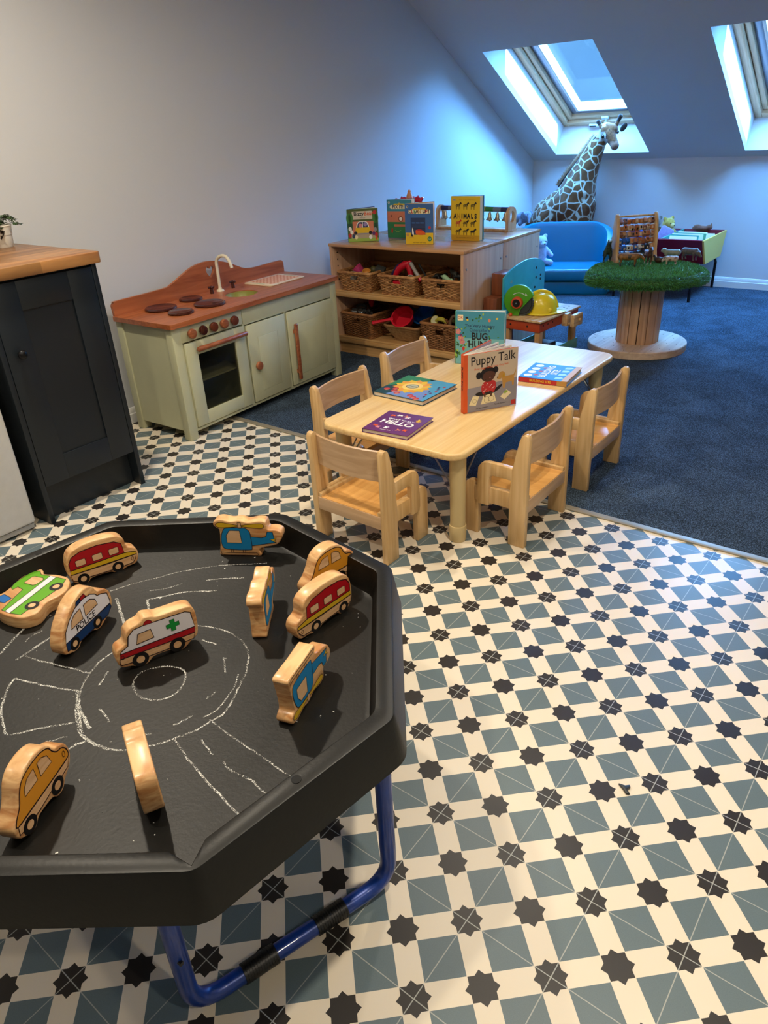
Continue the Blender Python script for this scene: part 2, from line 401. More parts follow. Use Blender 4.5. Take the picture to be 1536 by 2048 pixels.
for wi, (x0, x1, s0, s1) in enumerate(holes):
    r = thing('window_%d' % (wi+1), None, None, kind='structure'); r.matrix_world = MS
    def ring(mb, w, n0, n1, ins, lo=0):
        a0, a1, c0, c1 = x0+ins, x1-ins, s0+ins+lo, s1-ins
        mb.m(pine_y); mb.box(a0, a0+w, c0, c1, n0, n1, .004); mb.box(a1-w, a1, c0, c1, n0, n1, .004)
        mb.m(pine); mb.box(a0+w, a1-w, c0, c0+w, n0, n1, .004); mb.box(a0+w, a1-w, c1-w, c1, n0, n1, .004)
    b = MB(); ring(b, .05, .235, .34, .001); b.build('window_frame', None, r)
    b = MB(); ring(b, .036, .262, .345, .055); b.build('sash', None, r)
    b = MB()
    for ins, w, mt, n0 in ((.093, .07, alu, .29), (.15, .022, gloss_white, .275)):
        a0, a1, c0, c1 = x0+ins, x1-ins, s0+ins*.95, s1-ins
        b.m(mt); b.box(a0, a0+w, c0, c1, n0, .35, .003); b.box(a1-w, a1, c0, c1, n0, .35, .003); b.box(a0+w, a1-w, c0, c0+w*.6, n0, .35, .003); b.box(a0+w, a1-w, c1-w, c1, n0, .35, .003)
    b.build('sash_edge', None, r)
    b = MB(); b.box(x0+.16, x1-.16, s0+.16, s1-.16, .315, .319); b.build('glass', GLASS, r)
    h = MB(); xc = (x0+x1)/2-.02
    h.m(handle_white); h.box(xc-.025, xc+.035, s0+.058, s0+.088, .245, .262, .004); h.tube([(xc+.01, s0+.06, .25), (xc+.005, s0+.045, .225), (xc-.02, s0+.035, .215), (xc-.07, s0+.035, .215), (xc-.13, s0+.035, .218)], [.008, .009, .010, .0105, .0105], 10)
    h.m(black_pl); h.box(xc-.125, xc-.07, s0+.03, s0+.046, .203, .208, .002)
    h.build('handle', None, r)
# skirting boards
def skirt(name, p0, p1, n):
    """board along p0-p1 on the floor, n = direction into the room"""
    d = (Vector(p1)-Vector(p0)).normalized(); L_ = (Vector(p1)-Vector(p0)).length
    pts = [(0, 0), (.016, 0), (.016, .048), (.012, .052), (.012, .068), (.006, .078), (0, .08)]
    b = MB(); nn = Vector(n)
    b.M = Matrix(((nn.x, d.x, 0, p0[0]), (nn.y, d.y, 0, p0[1]), (0, 0, 1, 0), (0, 0, 0, 1)))
    b.prism(pts, 0, L_, 'y'); tag(b.build(name, gloss_white), kind='structure')
skirt('baseboard_left', (0, -.74, 0), (0, YB, 0), (1, 0, 0)); skirt('baseboard_back', (.02, YB, 0), (XR, YB, 0), (0, -1, 0))
skirt('baseboard_right', (XR, YF, 0), (XR, YB, 0), (-1, 0, 0))

# ---------------------------------------------------------------- mixing tray on its stand
def chalk_mat():
    mt = bpy.data.materials.new('white_chalk'); mt.use_nodes = True; q = NM(mt); N = q.N
    bs = N['Principled BSDF']; bs.inputs['Base Color'].default_value = rgb('#f0f0ea'); bs.inputs['Roughness'].default_value = .95
    tcn = N.new('ShaderNodeTexCoord'); a = N.new('ShaderNodeTexNoise'); a.inputs['Scale'].default_value = 420; a.inputs['Detail'].default_value = 4
    c = N.new('ShaderNodeTexNoise'); c.inputs['Scale'].default_value = 30; q.L.new(tcn.outputs['Object'], a.inputs['Vector']); q.L.new(tcn.outputs['Object'], c.inputs['Vector'])
    f = q('ADD', q('MULTIPLY', a.outputs['Fac'], .75), q('MULTIPLY', c.outputs['Fac'], .3))
    mr = N.new('ShaderNodeMapRange'); q.L.new(f, mr.inputs['Value']); mr.inputs['From Min'].default_value = .48; mr.inputs['From Max'].default_value = .66; mr.inputs['To Max'].default_value = .85
    t = N.new('ShaderNodeBsdfTransparent'); mx = N.new('ShaderNodeMixShader'); q.L.new(mr.outputs[0], mx.inputs[0]); q.L.new(t.outputs[0], mx.inputs[1]); q.L.new(bs.outputs[0], mx.inputs[2])
    q.L.new(mx.outputs[0], N['Material Output'].inputs[0]); return mt
TC = Vector((2.227, -1.759)); TZ = .50; TB = .44
ANGS = [-28.1, 12.8, 62.2, 103.0, 151.9, 192.8, 242.2, 283.0]
def octa(R, cr, spike=None):
    c = [TC+R*Vector((cos(radians(a)), sin(radians(a)))) for a in ANGS]; out = []
    for i, p in enumerate(c):
        a = (c[i-1]-p).normalized(); e = (c[(i+1) % 8]-p).normalized()
        if spike and i == 0:
            tip = TC+(spike)*Vector((cos(radians(ANGS[0])), sin(radians(ANGS[0])))); pa, pe = p+a*.026, p+e*.026
            out += [pa, pa.lerp(tip, .5), tip, pe.lerp(tip, .5), pe]; continue
        pa, pe = p+a*cr, p+e*cr
        for k in range(5):
            t = k/4; out.append(pa*(1-t)**2+p*2*t*(1-t)+pe*t*t)
    return out
tray_black = pbr('black_tray_plastic', '#0a0a08', .40, spec=.4, var=.25, vs=60, bump=.12, bs=160)
tray = thing('play_tray', 'large black octagonal mixing tray with white chalk roads drawn on its base', 'tray', (TC.x, TC.y, 0))
Mt = Matrix.Translation((-TC.x, -TC.y, 0))
b = MB(); b.m(tray_black); b.M = Mt
rings = [(.536, .022, .416, None), (.534, .022, .422, None), (.5185, .014, .496, None), (.5165, .014, .4992, None), (.514, .014, .5, None), (.487, .014, .5, .509), (.4845, .014, .499, .507), (.4745, .016, .450, .478), (.470, .016, .4418, .472), (.463, .016, .44, .464)]
V = []; F = []
for R, cr, z, sp in rings: V += [(p.x, p.y, z) for p in octa(R, cr, sp)]
n = 40
for i in range(len(rings)-1):
    for k in range(n): F.append((i*n+k, i*n+(k+1) % n, (i+1)*n+(k+1) % n, (i+1)*n+k))
F.append([(len(rings)-1)*n+k for k in range(n)])
under = [(p.x, p.y, .434) for p in octa(.455, .02)]; base = len(V); V += under; F.append([base+k for k in range(n)][::-1])
b.quads(V, F)
b.m(pbr('dark_hole', '#050505', .8))
for i in (0, 2, 4, 6):
    c0 = (octa(.5, .01)[i*5+2]+octa(.5, .01)[((i+1) % 8)*5+2])/2; b.cyl((c0.x, c0.y, .496), (c0.x, c0.y, .5008), .0075, n=14)
CH = [(0.004, [(2.24, -1.766), (2.253, -1.746), (2.279, -1.728), (2.299, -1.725), (2.317, -1.734), (2.331, -1.751), (2.338, -1.769), (2.335, -1.788), (2.321, -1.805), (2.301, -1.814), (2.28, -1.815), (2.261, -1.808), (2.245, -1.795), (2.238, -1.779), (2.24, -1.766)]), (0.004, [(2.209, -1.621), (2.242, -1.608), (2.281, -1.599), (2.322, -1.602), (2.353, -1.614), (2.379, -1.635), (2.402, -1.663), (2.42, -1.697), (2.438, -1.73), (2.447, -1.759), (2.444, -1.781), (2.439, -1.808), (2.43, -1.831), (2.416, -1.858), (2.4, -1.883), (2.381, -1.904), (2.361, -1.918), (2.333, -1.927), (2.305, -1.929), (2.283, -1.93), (2.263, -1.921), (2.232, -1.906), (2.209, -1.889), (2.185, -1.867), (2.163, -1.84), (2.146, -1.805), (2.141, -1.77)]), (0.007, [(2.202, -1.883), (2.229, -1.898), (2.256, -1.905), (2.285, -1.913)]), (0.006, [(2.183, -1.873), (2.209, -1.889), (2.246, -1.907), (2.27, -1.921), (2.293, -1.93), (2.326, -1.929), (2.355, -1.921)]), (0.003, [(2.393, -1.672), (2.411, -1.698), (2.427, -1.737), (2.431, -1.762), (2.426, -1.783)]), (0.004, [(2.426, -1.844), (2.463, -1.854), (2.508, -1.865), (2.56, -1.873), (2.61, -1.881), (2.657, -1.885)]), (0.003, [(2.438, -1.78), (2.48, -1.784), (2.531, -1.786), (2.572, -1.785), (2.614, -1.787), (2.677, -1.787)]), (0.003, [(2.463, -1.818), (2.488, -1.826), (2.504, -1.828)]), (0.004, [(2.529, -1.829), (2.554, -1.834), (2.575, -1.83), (2.601, -1.828)]), (0.003, [(2.602, -1.83), (2.633, -1.833), (2.657, -1.833), (2.664, -1.831)]), (0.0045, [(2.052, -1.923), (2.065, -1.941), (2.092, -1.965), (2.116, -1.982), (2.151, -1.995), (2.182, -2.003), (2.21, -1.968), (2.251, -1.921)]), (0.0045, [(2.052, -1.923), (2.101, -1.907), (2.139, -1.892), (2.186, -1.871)]), (0.004, [(2.005, -1.876), (2.036, -1.871), (2.099, -1.85), (2.157, -1.832)]), (0.006, [(2.001, -1.895), (2.0, -1.866), (1.995, -1.836), (1.994, -1.816)]), (0.003, [(1.963, -1.854), (1.956, -1.834), (1.958, -1.815)]), (0.006, [(1.959, -1.904), (1.938, -1.871), (1.922, -1.839), (1.912, -1.806), (1.923, -1.775)]), (0.003, [(2.251, -1.974), (2.261, -1.96), (2.271, -1.944)]), (0.005, [(2.298, -1.961), (2.3, -1.947), (2.306, -1.936)]), (0.004, [(2.203, -1.842), (2.194, -1.825), (2.183, -1.809)]), (0.004, [(2.258, -1.876), (2.278, -1.879), (2.3, -1.884)]), (0.004, [(2.397, -1.826), (2.403, -1.81), (2.407, -1.791)]), (0.004, [(2.393, -1.75), (2.395, -1.741), (2.394, -1.728)]), (0.004, [(2.334, -1.657), (2.369, -1.685)]), (0.003, [(2.258, -1.645), (2.276, -1.642), (2.292, -1.638)]), (0.003, [(2.372, -1.869), (2.383, -1.859)]), (0.003, [(1.951, -1.651), (1.973, -1.595), (1.996, -1.557), (2.017, -1.516), (2.062, -1.459)]), (0.003, [(2.024, -1.6), (2.049, -1.571), (2.063, -1.54)]), (0.005, [(2.049, -1.623), (2.07, -1.594), (2.095, -1.558), (2.139, -1.525)]), (0.006, [(2.049, -1.623), (2.072, -1.637), (2.091, -1.645)]), (0.007, [(1.987, -1.658), (2.019, -1.673), (2.054, -1.69), (2.087, -1.707), (2.094, -1.718)]), (0.003, [(2.047, -1.476), (2.067, -1.452), (2.09, -1.431), (2.122, -1.406), (2.163, -1.375)]), (0.004, [(2.098, -1.502), (2.121, -1.479), (2.162, -1.447)]), (0.003, [(2.122, -1.538), (2.149, -1.516)])]
b.m(chalk_mat()); b.M = Mt
for w, pts in CH:
    P = smooth_poly(pts, 4, False) if len(pts) > 2 else pts
    for rep in range(2 if w > .004 else 1):
        q_ = [(x+random.gauss(0, .0006), y+random.gauss(0, .0006)) for x, y in P]
        b.line(q_, w*(.85, .5)[rep], TB+.0003+rep*.0002, 'top')
for k in range(100):
    a = random.random()*2*pi; r_ = .44*sqrt(random.random()); x, y = TC.x+r_*cos(a), TC.y+r_*sin(a); s_ = random.choice((.0008, .001, .0012, .002))
    b.at((x-TC.x, y-TC.y, TB), (0, 0, random.random()*3)); b.box(-s_, s_, -s_*.6, s_*.6, 0, s_*.5)
b.build('tray_body', None, tray, 40)
blue_tube = pbr('blue_painted_steel', '#12398c', .32, .2, var=.18, vs=35, bump=.1, bs=90, coat=.3)
st = thing('tray_stand', 'blue tubular steel stand with black ribbed floor grips under the tray', 'stand', (TC.x, TC.y, 0))
def fillet(pts, r, k=6):
    out = [Vector(pts[0])]
    for i in range(1, len(pts)-1):
        p = Vector(pts[i]); a = (Vector(pts[i-1])-p).normalized(); e = (Vector(pts[i+1])-p).normalized()
        for j in range(k+1):
            t = j/k; out.append((p+a*r)*(1-t)**2+p*2*t*(1-t)+(p+e*r)*t*t)
    return out+[Vector(pts[-1])]
A_, B_ = Vector((.318, -.235, 0)), Vector((.442, .150, 0))
for sgn in (1, -1):
    a_, b_ = A_*sgn, B_*sgn; d = (b_-a_).normalized()
    mb = MB(); mb.tube(fillet([(a_.x, a_.y, .425), (a_.x, a_.y, .0165), (b_.x, b_.y, .0165), (b_.x, b_.y, .425)], .06), .0155, 14); mb.build('leg_frame', blue_tube, st)
    for t in (.3, .66):
        c = a_.lerp(b_, t); mb = MB()
        for j in range(13): mb.cyl(c+d*(-.03+j*.005)+Vector((0, 0, .0165)), c+d*(-.0262+j*.005)+Vector((0, 0, .0165)), .0182, n=16)
        mb.cyl(c-d*.03+Vector((0, 0, .0165)), c+d*.033+Vector((0, 0, .0165)), .0172, n=16); mb.build('floor_grip', black_pl, st, 30)
mb = MB()
for s2 in (A_, B_): mb.tube([(s2.x, s2.y, .425), (0, 0, .427), (-s2.x, -s2.y, .425)], .008, 8)
mb.build('top_brace', blue_tube, st)
mb = MB(); mb.cyl((A_.x-.017, A_.y-.006, .17), (A_.x+.019, A_.y-.006, .17), .004, n=10); mb.build('bolt', black_pl, st)
# ---------------------------------------------------------------- wooden vehicles on the tray
toy_wood = wood('light_toy_wood', '#b57a45', '#e3ba84', 'x', 95, .38, .06, .9, coat=.25, mid=('y', .25))
P_RED = pbr('red_print', '#a5121a', .35); P_YEL = pbr('yellow_print', '#c9a21c', .35); P_BLUE = pbr('blue_print', '#1277ad', .35); P_NAVY = pbr('navy_print', '#12325f', .35)
P_WHITE = pbr('white_print', '#dcd8dc', .4); P_GREEN = pbr('green_print', '#5da01d', .35); P_GREEN2 = pbr('bright_green_print', '#128a35', .35); P_ORANGE = pbr('orange_print', '#cf8a25', .35)
P_BLACK = pbr('black_print', '#0c0a0b', .4); P_LINE = pbr('dark_outline_print', '#241214', .4); P_FACE = wood('light_toy_wood_face', '#c79a6b', '#dcb68c', 'x', 60, .38, .12, 1.5); P_MID = pbr('mid_blue_print', '#1560a8', .35)
T_ = .030
def toy(name, outline, art, label, cat, P, ang, flip=0, group=None, up=None, z=TB):
    """outline/art in (u, height); front face at y=0 facing -y, block goes to y=T_"""
    r = thing(name, label, cat, (P[0], P[1], z), radians(ang), group)
    fl = (lambda pts: [(flip-p[0], p[1]) for p in pts]) if flip else (lambda pts: list(pts))
    if up: fu = fl; fl = lambda pts: [(p[0], up-p[1]) for p in fu(pts)]
    b = MB(); b.m(toy_wood); b.prism(fl(smooth_poly(outline, 4)), 0, T_, 'y', .0028, 3); b.build('wooden_block', None, r, 50)
    b = MB(); art(b, fl); b.build('painted_side', None, r, 0)
    return r
E_ = .0004; LW = .0020
def wheel(b, fl, x, z, r=.0105):
    c = fl([(x, z)])[0]
    b.paint(circ(c[0], c[1], r*1.25), P_BLACK, E_+.0004); b.paint(circ(c[0], c[1], r*.62), P_FACE, E_+.0007)
def pa(b, fl, pts, mat, off=0, lw=LW, sm=0):
    q = fl(pts); q = smooth_poly(q, 4) if sm else q
    b.paint(q, mat, E_+off, lw, P_LINE)
BUS = [(-.012, .004), (-.024, .018), (-.0265, .05), (-.018, .078), (.005, .0925), (.047, .0955), (.088, .0895), (.105, .076), (.108, .055), (.126, .043), (.1305, .027), (.122, .006), (.1, .003), (.088, -.0005), (.07, 0), (.058, .0055), (.02, .0075), (.01, 0), (-.003, -.0005)]
def bus_art(b, fl):
    pa(b, fl, [(-.0215, .04), (-.0205, .0604), (-.0125, .0735), (.008, .081), (.047, .0825), (.083, .077), (.0975, .067), (.1, .041)], P_RED, 0)
    pa(b, fl, [(-.0223, .0318), (-.0215, .0425), (.1, .0415), (.1245, .036), (.1265, .0285), (.06, .0285)], P_YEL, .0002)
    pa(b, fl, [(-.0223, .0318), (-.0214, .017), (-.0092, .0115), (.0171, .0125), (.0678, .0095), (.0916, .009), (.1139, .0095), (.1214, .0182), (.1265, .0285)], P_FACE, .0001)
    for x in (.004, .041, .078): pa(b, fl, rrect(x-.011, x+.011, .047, .0625, .003), P_FACE, .0003, .001)
    wheel(b, fl, .001, .0135); wheel(b, fl, .079, .0125)
    b.m(P_LINE); b.line(fl(circ(.1145, .0205, .0028, 14, .0045)), .0009, E_+.0006, closed=True)
toy('toy_bus', BUS, bus_art, 'red and yellow wooden toy bus beside the green truck near the far left rim', 'toy bus', (1.8755, -1.665), 74.5, group='wooden vehicle blocks in the tray')
toy('toy_bus', BUS, bus_art, 'red and yellow wooden toy bus at the right, in front of an orange car', 'toy bus', (2.4265, -1.498), 86.5, flip=.0805, group='wooden vehicle blocks in the tray')
CAR = [(-.01, .005), (-.024, .016), (-.0275, .036), (-.013, .05), (-.001, .068), (.008, .087), (.024, .1), (.05, .104), (.074, .096), (.086, .078), (.098, .073), (.11, .062), (.1135, .042), (.105, .024), (.09, .013), (.078, .001), (.064, 0), (.052, .009), (.022, .01), (.01, .001), (-.002, -.0005)]
def car_art(b, fl):
    pa(b, fl, [(-.0188, .034), (-.0174, .0452), (-.005, .0586), (.004, .078), (.0145, .0905), (.035, .0965), (.058, .0965), (.0745, .0895), (.0811, .0771), (.0886, .0685), (.0986, .0655), (.1067, .0558), (.1069, .0414), (.085, .0375), (.0199, .0346)], P_ORANGE, 0, sm=1)
    pa(b, fl, [(-.0188, .034), (-.0207, .020), (-.0075, .0174), (.025, .0179), (.0556, .0226), (.0807, .0236), (.0992, .026), (.1065, .0402), (.07, .0375)], P_FACE, .0001)
    pa(b, fl, [(.0095, .063), (.0125, .0745), (.022, .084), (.0383, .0874), (.0392, .0644)], P_FACE, .0003, .0013)
    pa(b, fl, [(.0475, .0878), (.0575, .0888), (.0685, .0815), (.0734, .064), (.0466, .0630)], P_FACE, .0003, .0013)
    wheel(b, fl, .0005, .0165, .0115); wheel(b, fl, .0685, .019, .0115)
    b.m(P_LINE); b.line(fl(circ(.0989, .053, .003, 14, .0055)), .0009, E_+.0006, closed=True)
toy('toy_car', CAR, car_art, 'orange wooden toy car at the near left edge of the tray', 'toy car', (2.401, -2.079), 116.3, group='wooden vehicle blocks in the tray')
toy('toy_car', CAR, car_art, 'orange wooden toy car half hidden behind the striped bus near the far right rim', 'toy car', (2.352, -1.411), 83, group='wooden vehicle blocks in the tray')
POL = [(-.012, .003), (-.028, .012), (-.03, .032), (-.022, .05), (-.012, .065), (.004, .08), (.028, .097), (.06, .104), (.083, .096), (.094, .078), (.112, .071), (.1255, .056), (.127, .034), (.116, .015), (.095, .005), (.08, -.0005), (.068, 0), (.05, .008), (.022, .008), (.01, .0005), (-.001, -.0005)]
def pol_art(b, fl):
    pa(b, fl, [(-.0195, .0305), (-.0125, .0521), (.0042, .0693), (.026, .083), (.052, .0875), (.0725, .0843), (.0845, .0765), (.0902, .0691), (.1, .0665), (.1164, .0578), (.1194, .0385), (.1174, .0305)], P_WHITE, 0)
    pa(b, fl, [(-.0195, .0305), (-.0201, .0136), (-.0043, .0112), (.0634, .0102), (.1045, .0112), (.119, .0222), (.1187, .0315)], P_NAVY, .0001)
    pa(b, fl, [(.0024, .0488), (.0073, .0635), (.019, .072), (.0375, .0745), (.0385, .0493)], P_FACE, .0003)
    pa(b, fl, [(.046, .0502), (.0483, .075), (.067, .0758), (.0814, .0662), (.0844, .0523)], P_FACE, .0003)
    pa(b, fl, [(.028, .0835), (.0325, .0925), (.043, .0945), (.045, .087)], P_NAVY, .0002); pa(b, fl, [(.045, .087), (.0445, .0945), (.056, .0965), (.061, .088)], P_RED, .0002)
    b.m(P_BLACK); b.text('POLICE', .0185, .0435, .0400, E_+.0006, bold=.01, sx=.95)
    wheel(b, fl, .0015, .0165, .0105); wheel(b, fl, .072, .0165, .0105)
toy('toy_police_car', POL, pol_art, 'wooden toy police car with a white body, dark blue stripe and red light', 'toy car', (2.076, -1.809), 110.4, group='wooden vehicle blocks in the tray')
AMB = [(-.018, .008), (-.036, .014), (-.041, .034), (-.036, .052), (-.02, .06), (-.014, .08), (-.002, .09), (.014, .094), (.024, .101), (.038, .098), (.05, .094), (.1, .0915), (.115, .083), (.1185, .06), (.115, .024), (.1, .012), (.084, .001), (.068, -.0005), (.056, .009), (.026, .01), (.012, .0005), (-.004, 0)]
def amb_art(b, fl):
    pa(b, fl, [(-.0325, .042), (-.0295, .0475), (-.0155, .0545), (-.011, .074), (.0005, .0845), (.02, .086), (.0985, .082), (.1085, .076), (.1115, .041)], P_WHITE, 0)
    pa(b, fl, [(-.0325, .043), (-.0345, .032), (.1086, .0285), (.1113, .042)], P_RED, .0002)
    pa(b, fl, [(-.0345, .032), (-.0365, .0242), (-.0345, .0185), (-.0165, .0165), (.0564, .0148), (.0898, .0158), (.105, .0165), (.1086, .0285)], P_FACE, .0001)
    pa(b, fl, [(.0000, .0512), (.0062, .0718), (.0305, .0728), (.0333, .0526)], P_FACE, .0003)
    c, w_, l_ = (.0715, .0635), .0045, .0125
    cr = [(-w_, -l_), (w_, -l_), (w_, -w_), (l_, -w_), (l_, w_), (w_, w_), (w_, l_), (-w_, l_), (-w_, w_), (-l_, w_), (-l_, -w_), (-w_, -w_)]
    pa(b, fl, [(c[0]+x, c[1]+y) for x, y in cr], P_GREEN2, .0003, .0008)
    pa(b, fl, circ(.028, .0855, .008, 12, .0085, 0, pi), P_RED, .0003, .0008)
    wheel(b, fl, .0005, .0165, .0125); wheel(b, fl, .072, .0165, .0125)
    b.m(P_LINE); b.line(fl(circ(-.0295, .0345, .0028, 14, .004)), .0009, E_+.0006, closed=True)
toy('toy_ambulance', AMB, amb_art, 'wooden toy ambulance with a green cross and red stripe beside the chalk circle', 'toy ambulance', (2.224, -1.762), 71.2, group='wooden vehicle blocks in the tray')
HEL = [(0, 0), (.05, .001), (.0915, 0), (.0975, .006), (.0945, .0165), (.105, .024), (.13, .03), (.143, .037), (.1515, .052), (.15, .066), (.136, .0715), (.1205, .0715), (.1185, .082), (.115, .0915), (.1, .094), (.075, .0895), (.0545, .0945), (.035, .091), (.012, .0955), (-.004, .0915), (-.0085, .0825), (-.003, .0745), (.004, .069), (.0035, .05), (.001, .03), (-.002, .012)]
def hel_art(b, fl):
    pa(b, fl, [(-.002, .0814), (.002, .087), (.011, .0888), (.03, .086), (.0524, .0825), (.08, .0855), (.1047, .0875), (.113, .082), (.1047, .0753), (.08, .0765), (.0551, .079), (.03, .0765), (.0057, .0755)], P_YEL, 0, .0011, 1)
    pa(b, fl, rrect(.0505, .0585, .0745, .0895, .001), P_FACE, .0002, .001)
    pa(b, fl, [(.0065, .0469), (.0115, .064), (.0218, .0746), (.0609, .0757), (.0725, .071), (.0773, .0600), (.0774, .0245), (.0693, .0171), (.0164, .0183), (.0062, .0283)], P_BLUE, .0001, .0013, 1)
    pa(b, fl, [(.0193, .0545), (.0289, .0685), (.053, .0681), (.0546, .0351), (.019, .0353)], P_FACE, .0003, .0013)
    pa(b, fl, [(.0774, .0523), (.1032, .0505), (.1144, .0541), (.1184, .066), (.1311, .066), (.1334, .0493), (.1374, .0391), (.0779, .0284)], P_BLUE, .0001, .0013)
    pa(b, fl, [(.1207, .0478), (.1302, .0475), (.1402, .0537), (.1342, .0450), (.1362, .039)], P_YEL, .0003, .0008)
    b.m(P_LINE)
    for q in ([(.002, .0143), (.006, .0095), (.0147, .0085), (.0878, .0095), (.0905, .006), (.0878, .0027), (.007, .0021), (.001, .006)],): b.line(fl(q), .0011, E_+.0005, closed=True)
    for x in (.026, .0315, .055, .0605): b.line(fl([(x, .018), (x-.001, .009)]), .001, E_+.0005)
toy('toy_helicopter', HEL, hel_art, 'wooden toy helicopter in blue and yellow, upright against the far rim of the tray', 'toy helicopter', (2.046, -1.409), 30.5, group='wooden vehicle blocks in the tray')
toy('toy_helicopter', HEL, hel_art, 'wooden toy helicopter in blue and yellow balanced upside down on its rotor at the right', 'toy helicopter', (2.565, -1.703), 107, up=.0935, group='wooden vehicle blocks in the tray')
toy('toy_helicopter', HEL, hel_art, 'wooden toy helicopter seen end-on, left of the striped bus near the right rim', 'toy helicopter', (2.359, -1.565), 127.5, group='wooden vehicle blocks in the tray')
def fire_art(b, fl):
    pa(b, fl, [(-.0325, .03), (-.0295, .0475), (-.0155, .0545), (-.011, .074), (.0005, .0845), (.02, .086), (.0985, .082), (.1085, .076), (.1086, .0285)], P_RED, 0)
    pa(b, fl, [(.0000, .0512), (.0062, .0718), (.0305, .0728), (.0333, .0526)], P_FACE, .0003)
    wheel(b, fl, .0005, .0165, .0125); wheel(b, fl, .072, .0165, .0125)
dv = Vector((cos(radians(-26)), sin(radians(-26)))); pe = Vector((2.520, -1.969))-dv*.106
toy('toy_van', AMB, fire_art, 'wooden toy van seen end-on near the front rim, right of the orange car', 'toy van', (pe.x, pe.y), -26, group='wooden vehicle blocks in the tray')
# green truck lying on its side
r = thing('toy_truck', 'green wooden toy truck with a white stripe lying flat on its side', 'toy truck', (1.85, -1.77, TB), 0, 'wooden vehicle blocks in the tray')
G = lambda pts: [(x-1.85, y+1.77) for x, y in pts]
OUT = [(1.8602, -1.8492), (1.838, -1.846), (1.815, -1.848), (1.788, -1.838), (1.785, -1.822), (1.8, -1.812), (1.794, -1.789), (1.778, -1.76), (1.7705, -1.7279), (1.7762, -1.7108), (1.79, -1.709), (1.8072, -1.7157), (1.8339, -1.7014), (1.8655, -1.6935), (1.8893, -1.7026), (1.9096, -1.7227), (1.9172, -1.7447), (1.9158, -1.772), (1.9344, -1.802), (1.9285, -1.826), (1.9148, -1.8375), (1.8869, -1.8463)]
b = MB(); b.m(toy_wood); b.prism(G(smooth_poly(OUT, 3)), .0005, .03, 'z', .0028, 3); b.build('wooden_block', None, r, 50)
b = MB(); z0 = .0304
def pt(pts, mat, o=0, lw=.0015, sm=0): b.paint(smooth_poly(G(pts), 4) if sm else G(pts), mat, z0+o, lw, P_LINE, 'top')
pt([(1.7971, -1.7876), (1.7877, -1.7754), (1.7797, -1.75), (1.7757, -1.7245), (1.7892, -1.7156), (1.8045, -1.7215), (1.835, -1.711), (1.8707, -1.7006), (1.8885, -1.7226), (1.9137, -1.828), (1.89, -1.838), (1.8627, -1.8425), (1.842, -1.806), (1.827, -1.777), (1.8075, -1.7775), (1.8075, -1.79)], P_GREEN)
pt([(1.8726, -1.8408), (1.8282, -1.7131), (1.8444, -1.7082), (1.8883, -1.8387)], P_WHITE, .0002)
pt([(1.8041, -1.7626), (1.7966, -1.7386), (1.801, -1.733), (1.8229, -1.727), (1.8298, -1.7304), (1.8338, -1.7504), (1.83, -1.756)], P_FACE, .0003)
pt([(1.8083, -1.8209), (1.8108, -1.8101), (1.8383, -1.8081), (1.8427, -1.8264), (1.8306, -1.8302)], P_MID, .0001)
for c in ((1.8802, -1.7291), (1.902, -1.797)):
    c = G([c])[0]; b.paint(circ(c[0], c[1], .0145), P_BLACK, z0+.0005, 0, None, 'top'); b.paint(circ(c[0], c[1], .0075), P_FACE, z0+.0008, 0, None, 'top')
b.build('painted_side', None, r, 0)
# tiny plastic scrap on the floor
b = MB(); b.m(pbr('dark_grey_plastic', '#252a2c', .4)); b.prism([(-.016, -.004), (-.004, .004), (.0, .014), (.006, .010), (.006, 0), (.018, -.004), (.012, -.010), (0, -.006)], 0, .006, 'z', .0015, 2)
o = b.build('plastic_scrap', loc=(2.953, -1.129, .0005), rotz=-.4); tag(o, 'small dark scrap of plastic lying on the patterned floor', 'scrap')
# ---------------------------------------------------------------- kitchen corner: cabinet, worktop, fridge, plant
navy = pbr('dark_blue_cabinet_paint', '#161d24', .38, spec=.4)
cab = thing('base_cabinet', 'dark navy shaker kitchen cabinet with one knob, under the wooden worktop', 'cabinet', (0, -.965, 0))
b = MB(); b.box(.02, .664, -.198, .196, .15, .913); b.box(.02, .69, .199, .219, 0, .915, .001); b.box(.02, .69, -.222, -.202, 0, .915, .001); b.box(.6, .632, -.2, .198, 0, .15)
b.build('carcass', navy, cab)
b = MB(); y0, y1, z0, z1 = -.200, .197, .156, .905; x0, x1 = .668, .690; w = .1
b.box(x0, x1, y0, y0+w, z0, z1, .0012); b.box(x0, x1, y1-w, y1, z0, z1, .0012); b.box(x0, x1-.0003, y0+w, y1-w, z0, z0+w, .0008); b.box(x0, x1-.0003, y0+w, y1-w, z1-w, z1, .0008); b.box(x0, x1-.008, y0+w, y1-w, z0+w, z1-w)
dr = b.build('door', navy, cab)
b = MB(); b.cyl((.69, -.155, .665), (.706, -.155, .665), .007, .009, 16); b.sphere((.715, -.155, .665), (.011, .017, .017), 18, 12); b.build('knob', pbr('black_metal', '#0e0d10', .35, .5), dr)
butcher = wood('butcher_block', '#7a4e2c', '#b07f4c', 'y', 22, .33, .07, 1.2, planks=('x', .045, .28))
b = MB(); b.prism([(0.004, -2.6), (.712, -2.6), (.712, -.739), (.7, -.727), (.004, -.727)], .915, .955, 'z', .004, 2)
tag(b.build('worktop', butcher), 'butcher block worktop running over the navy cabinet along the wall', 'worktop')
fr = thing('fridge', 'white undercounter appliance with a scuffed plain door, left of the navy cabinet', 'fridge', (0, -1.52, 0))
fw = pbr('white_appliance', '#c6c5bf', .4, var=.03, vs=40)
b = MB(); b.box(.03, .625, -.28, .28, .03, .84, .006); b.build('body', fw, fr)
b = MB(); b.box(.632, .682, -.285, .285, .035, .845, .012, 3); b.build('door', fw, fr)
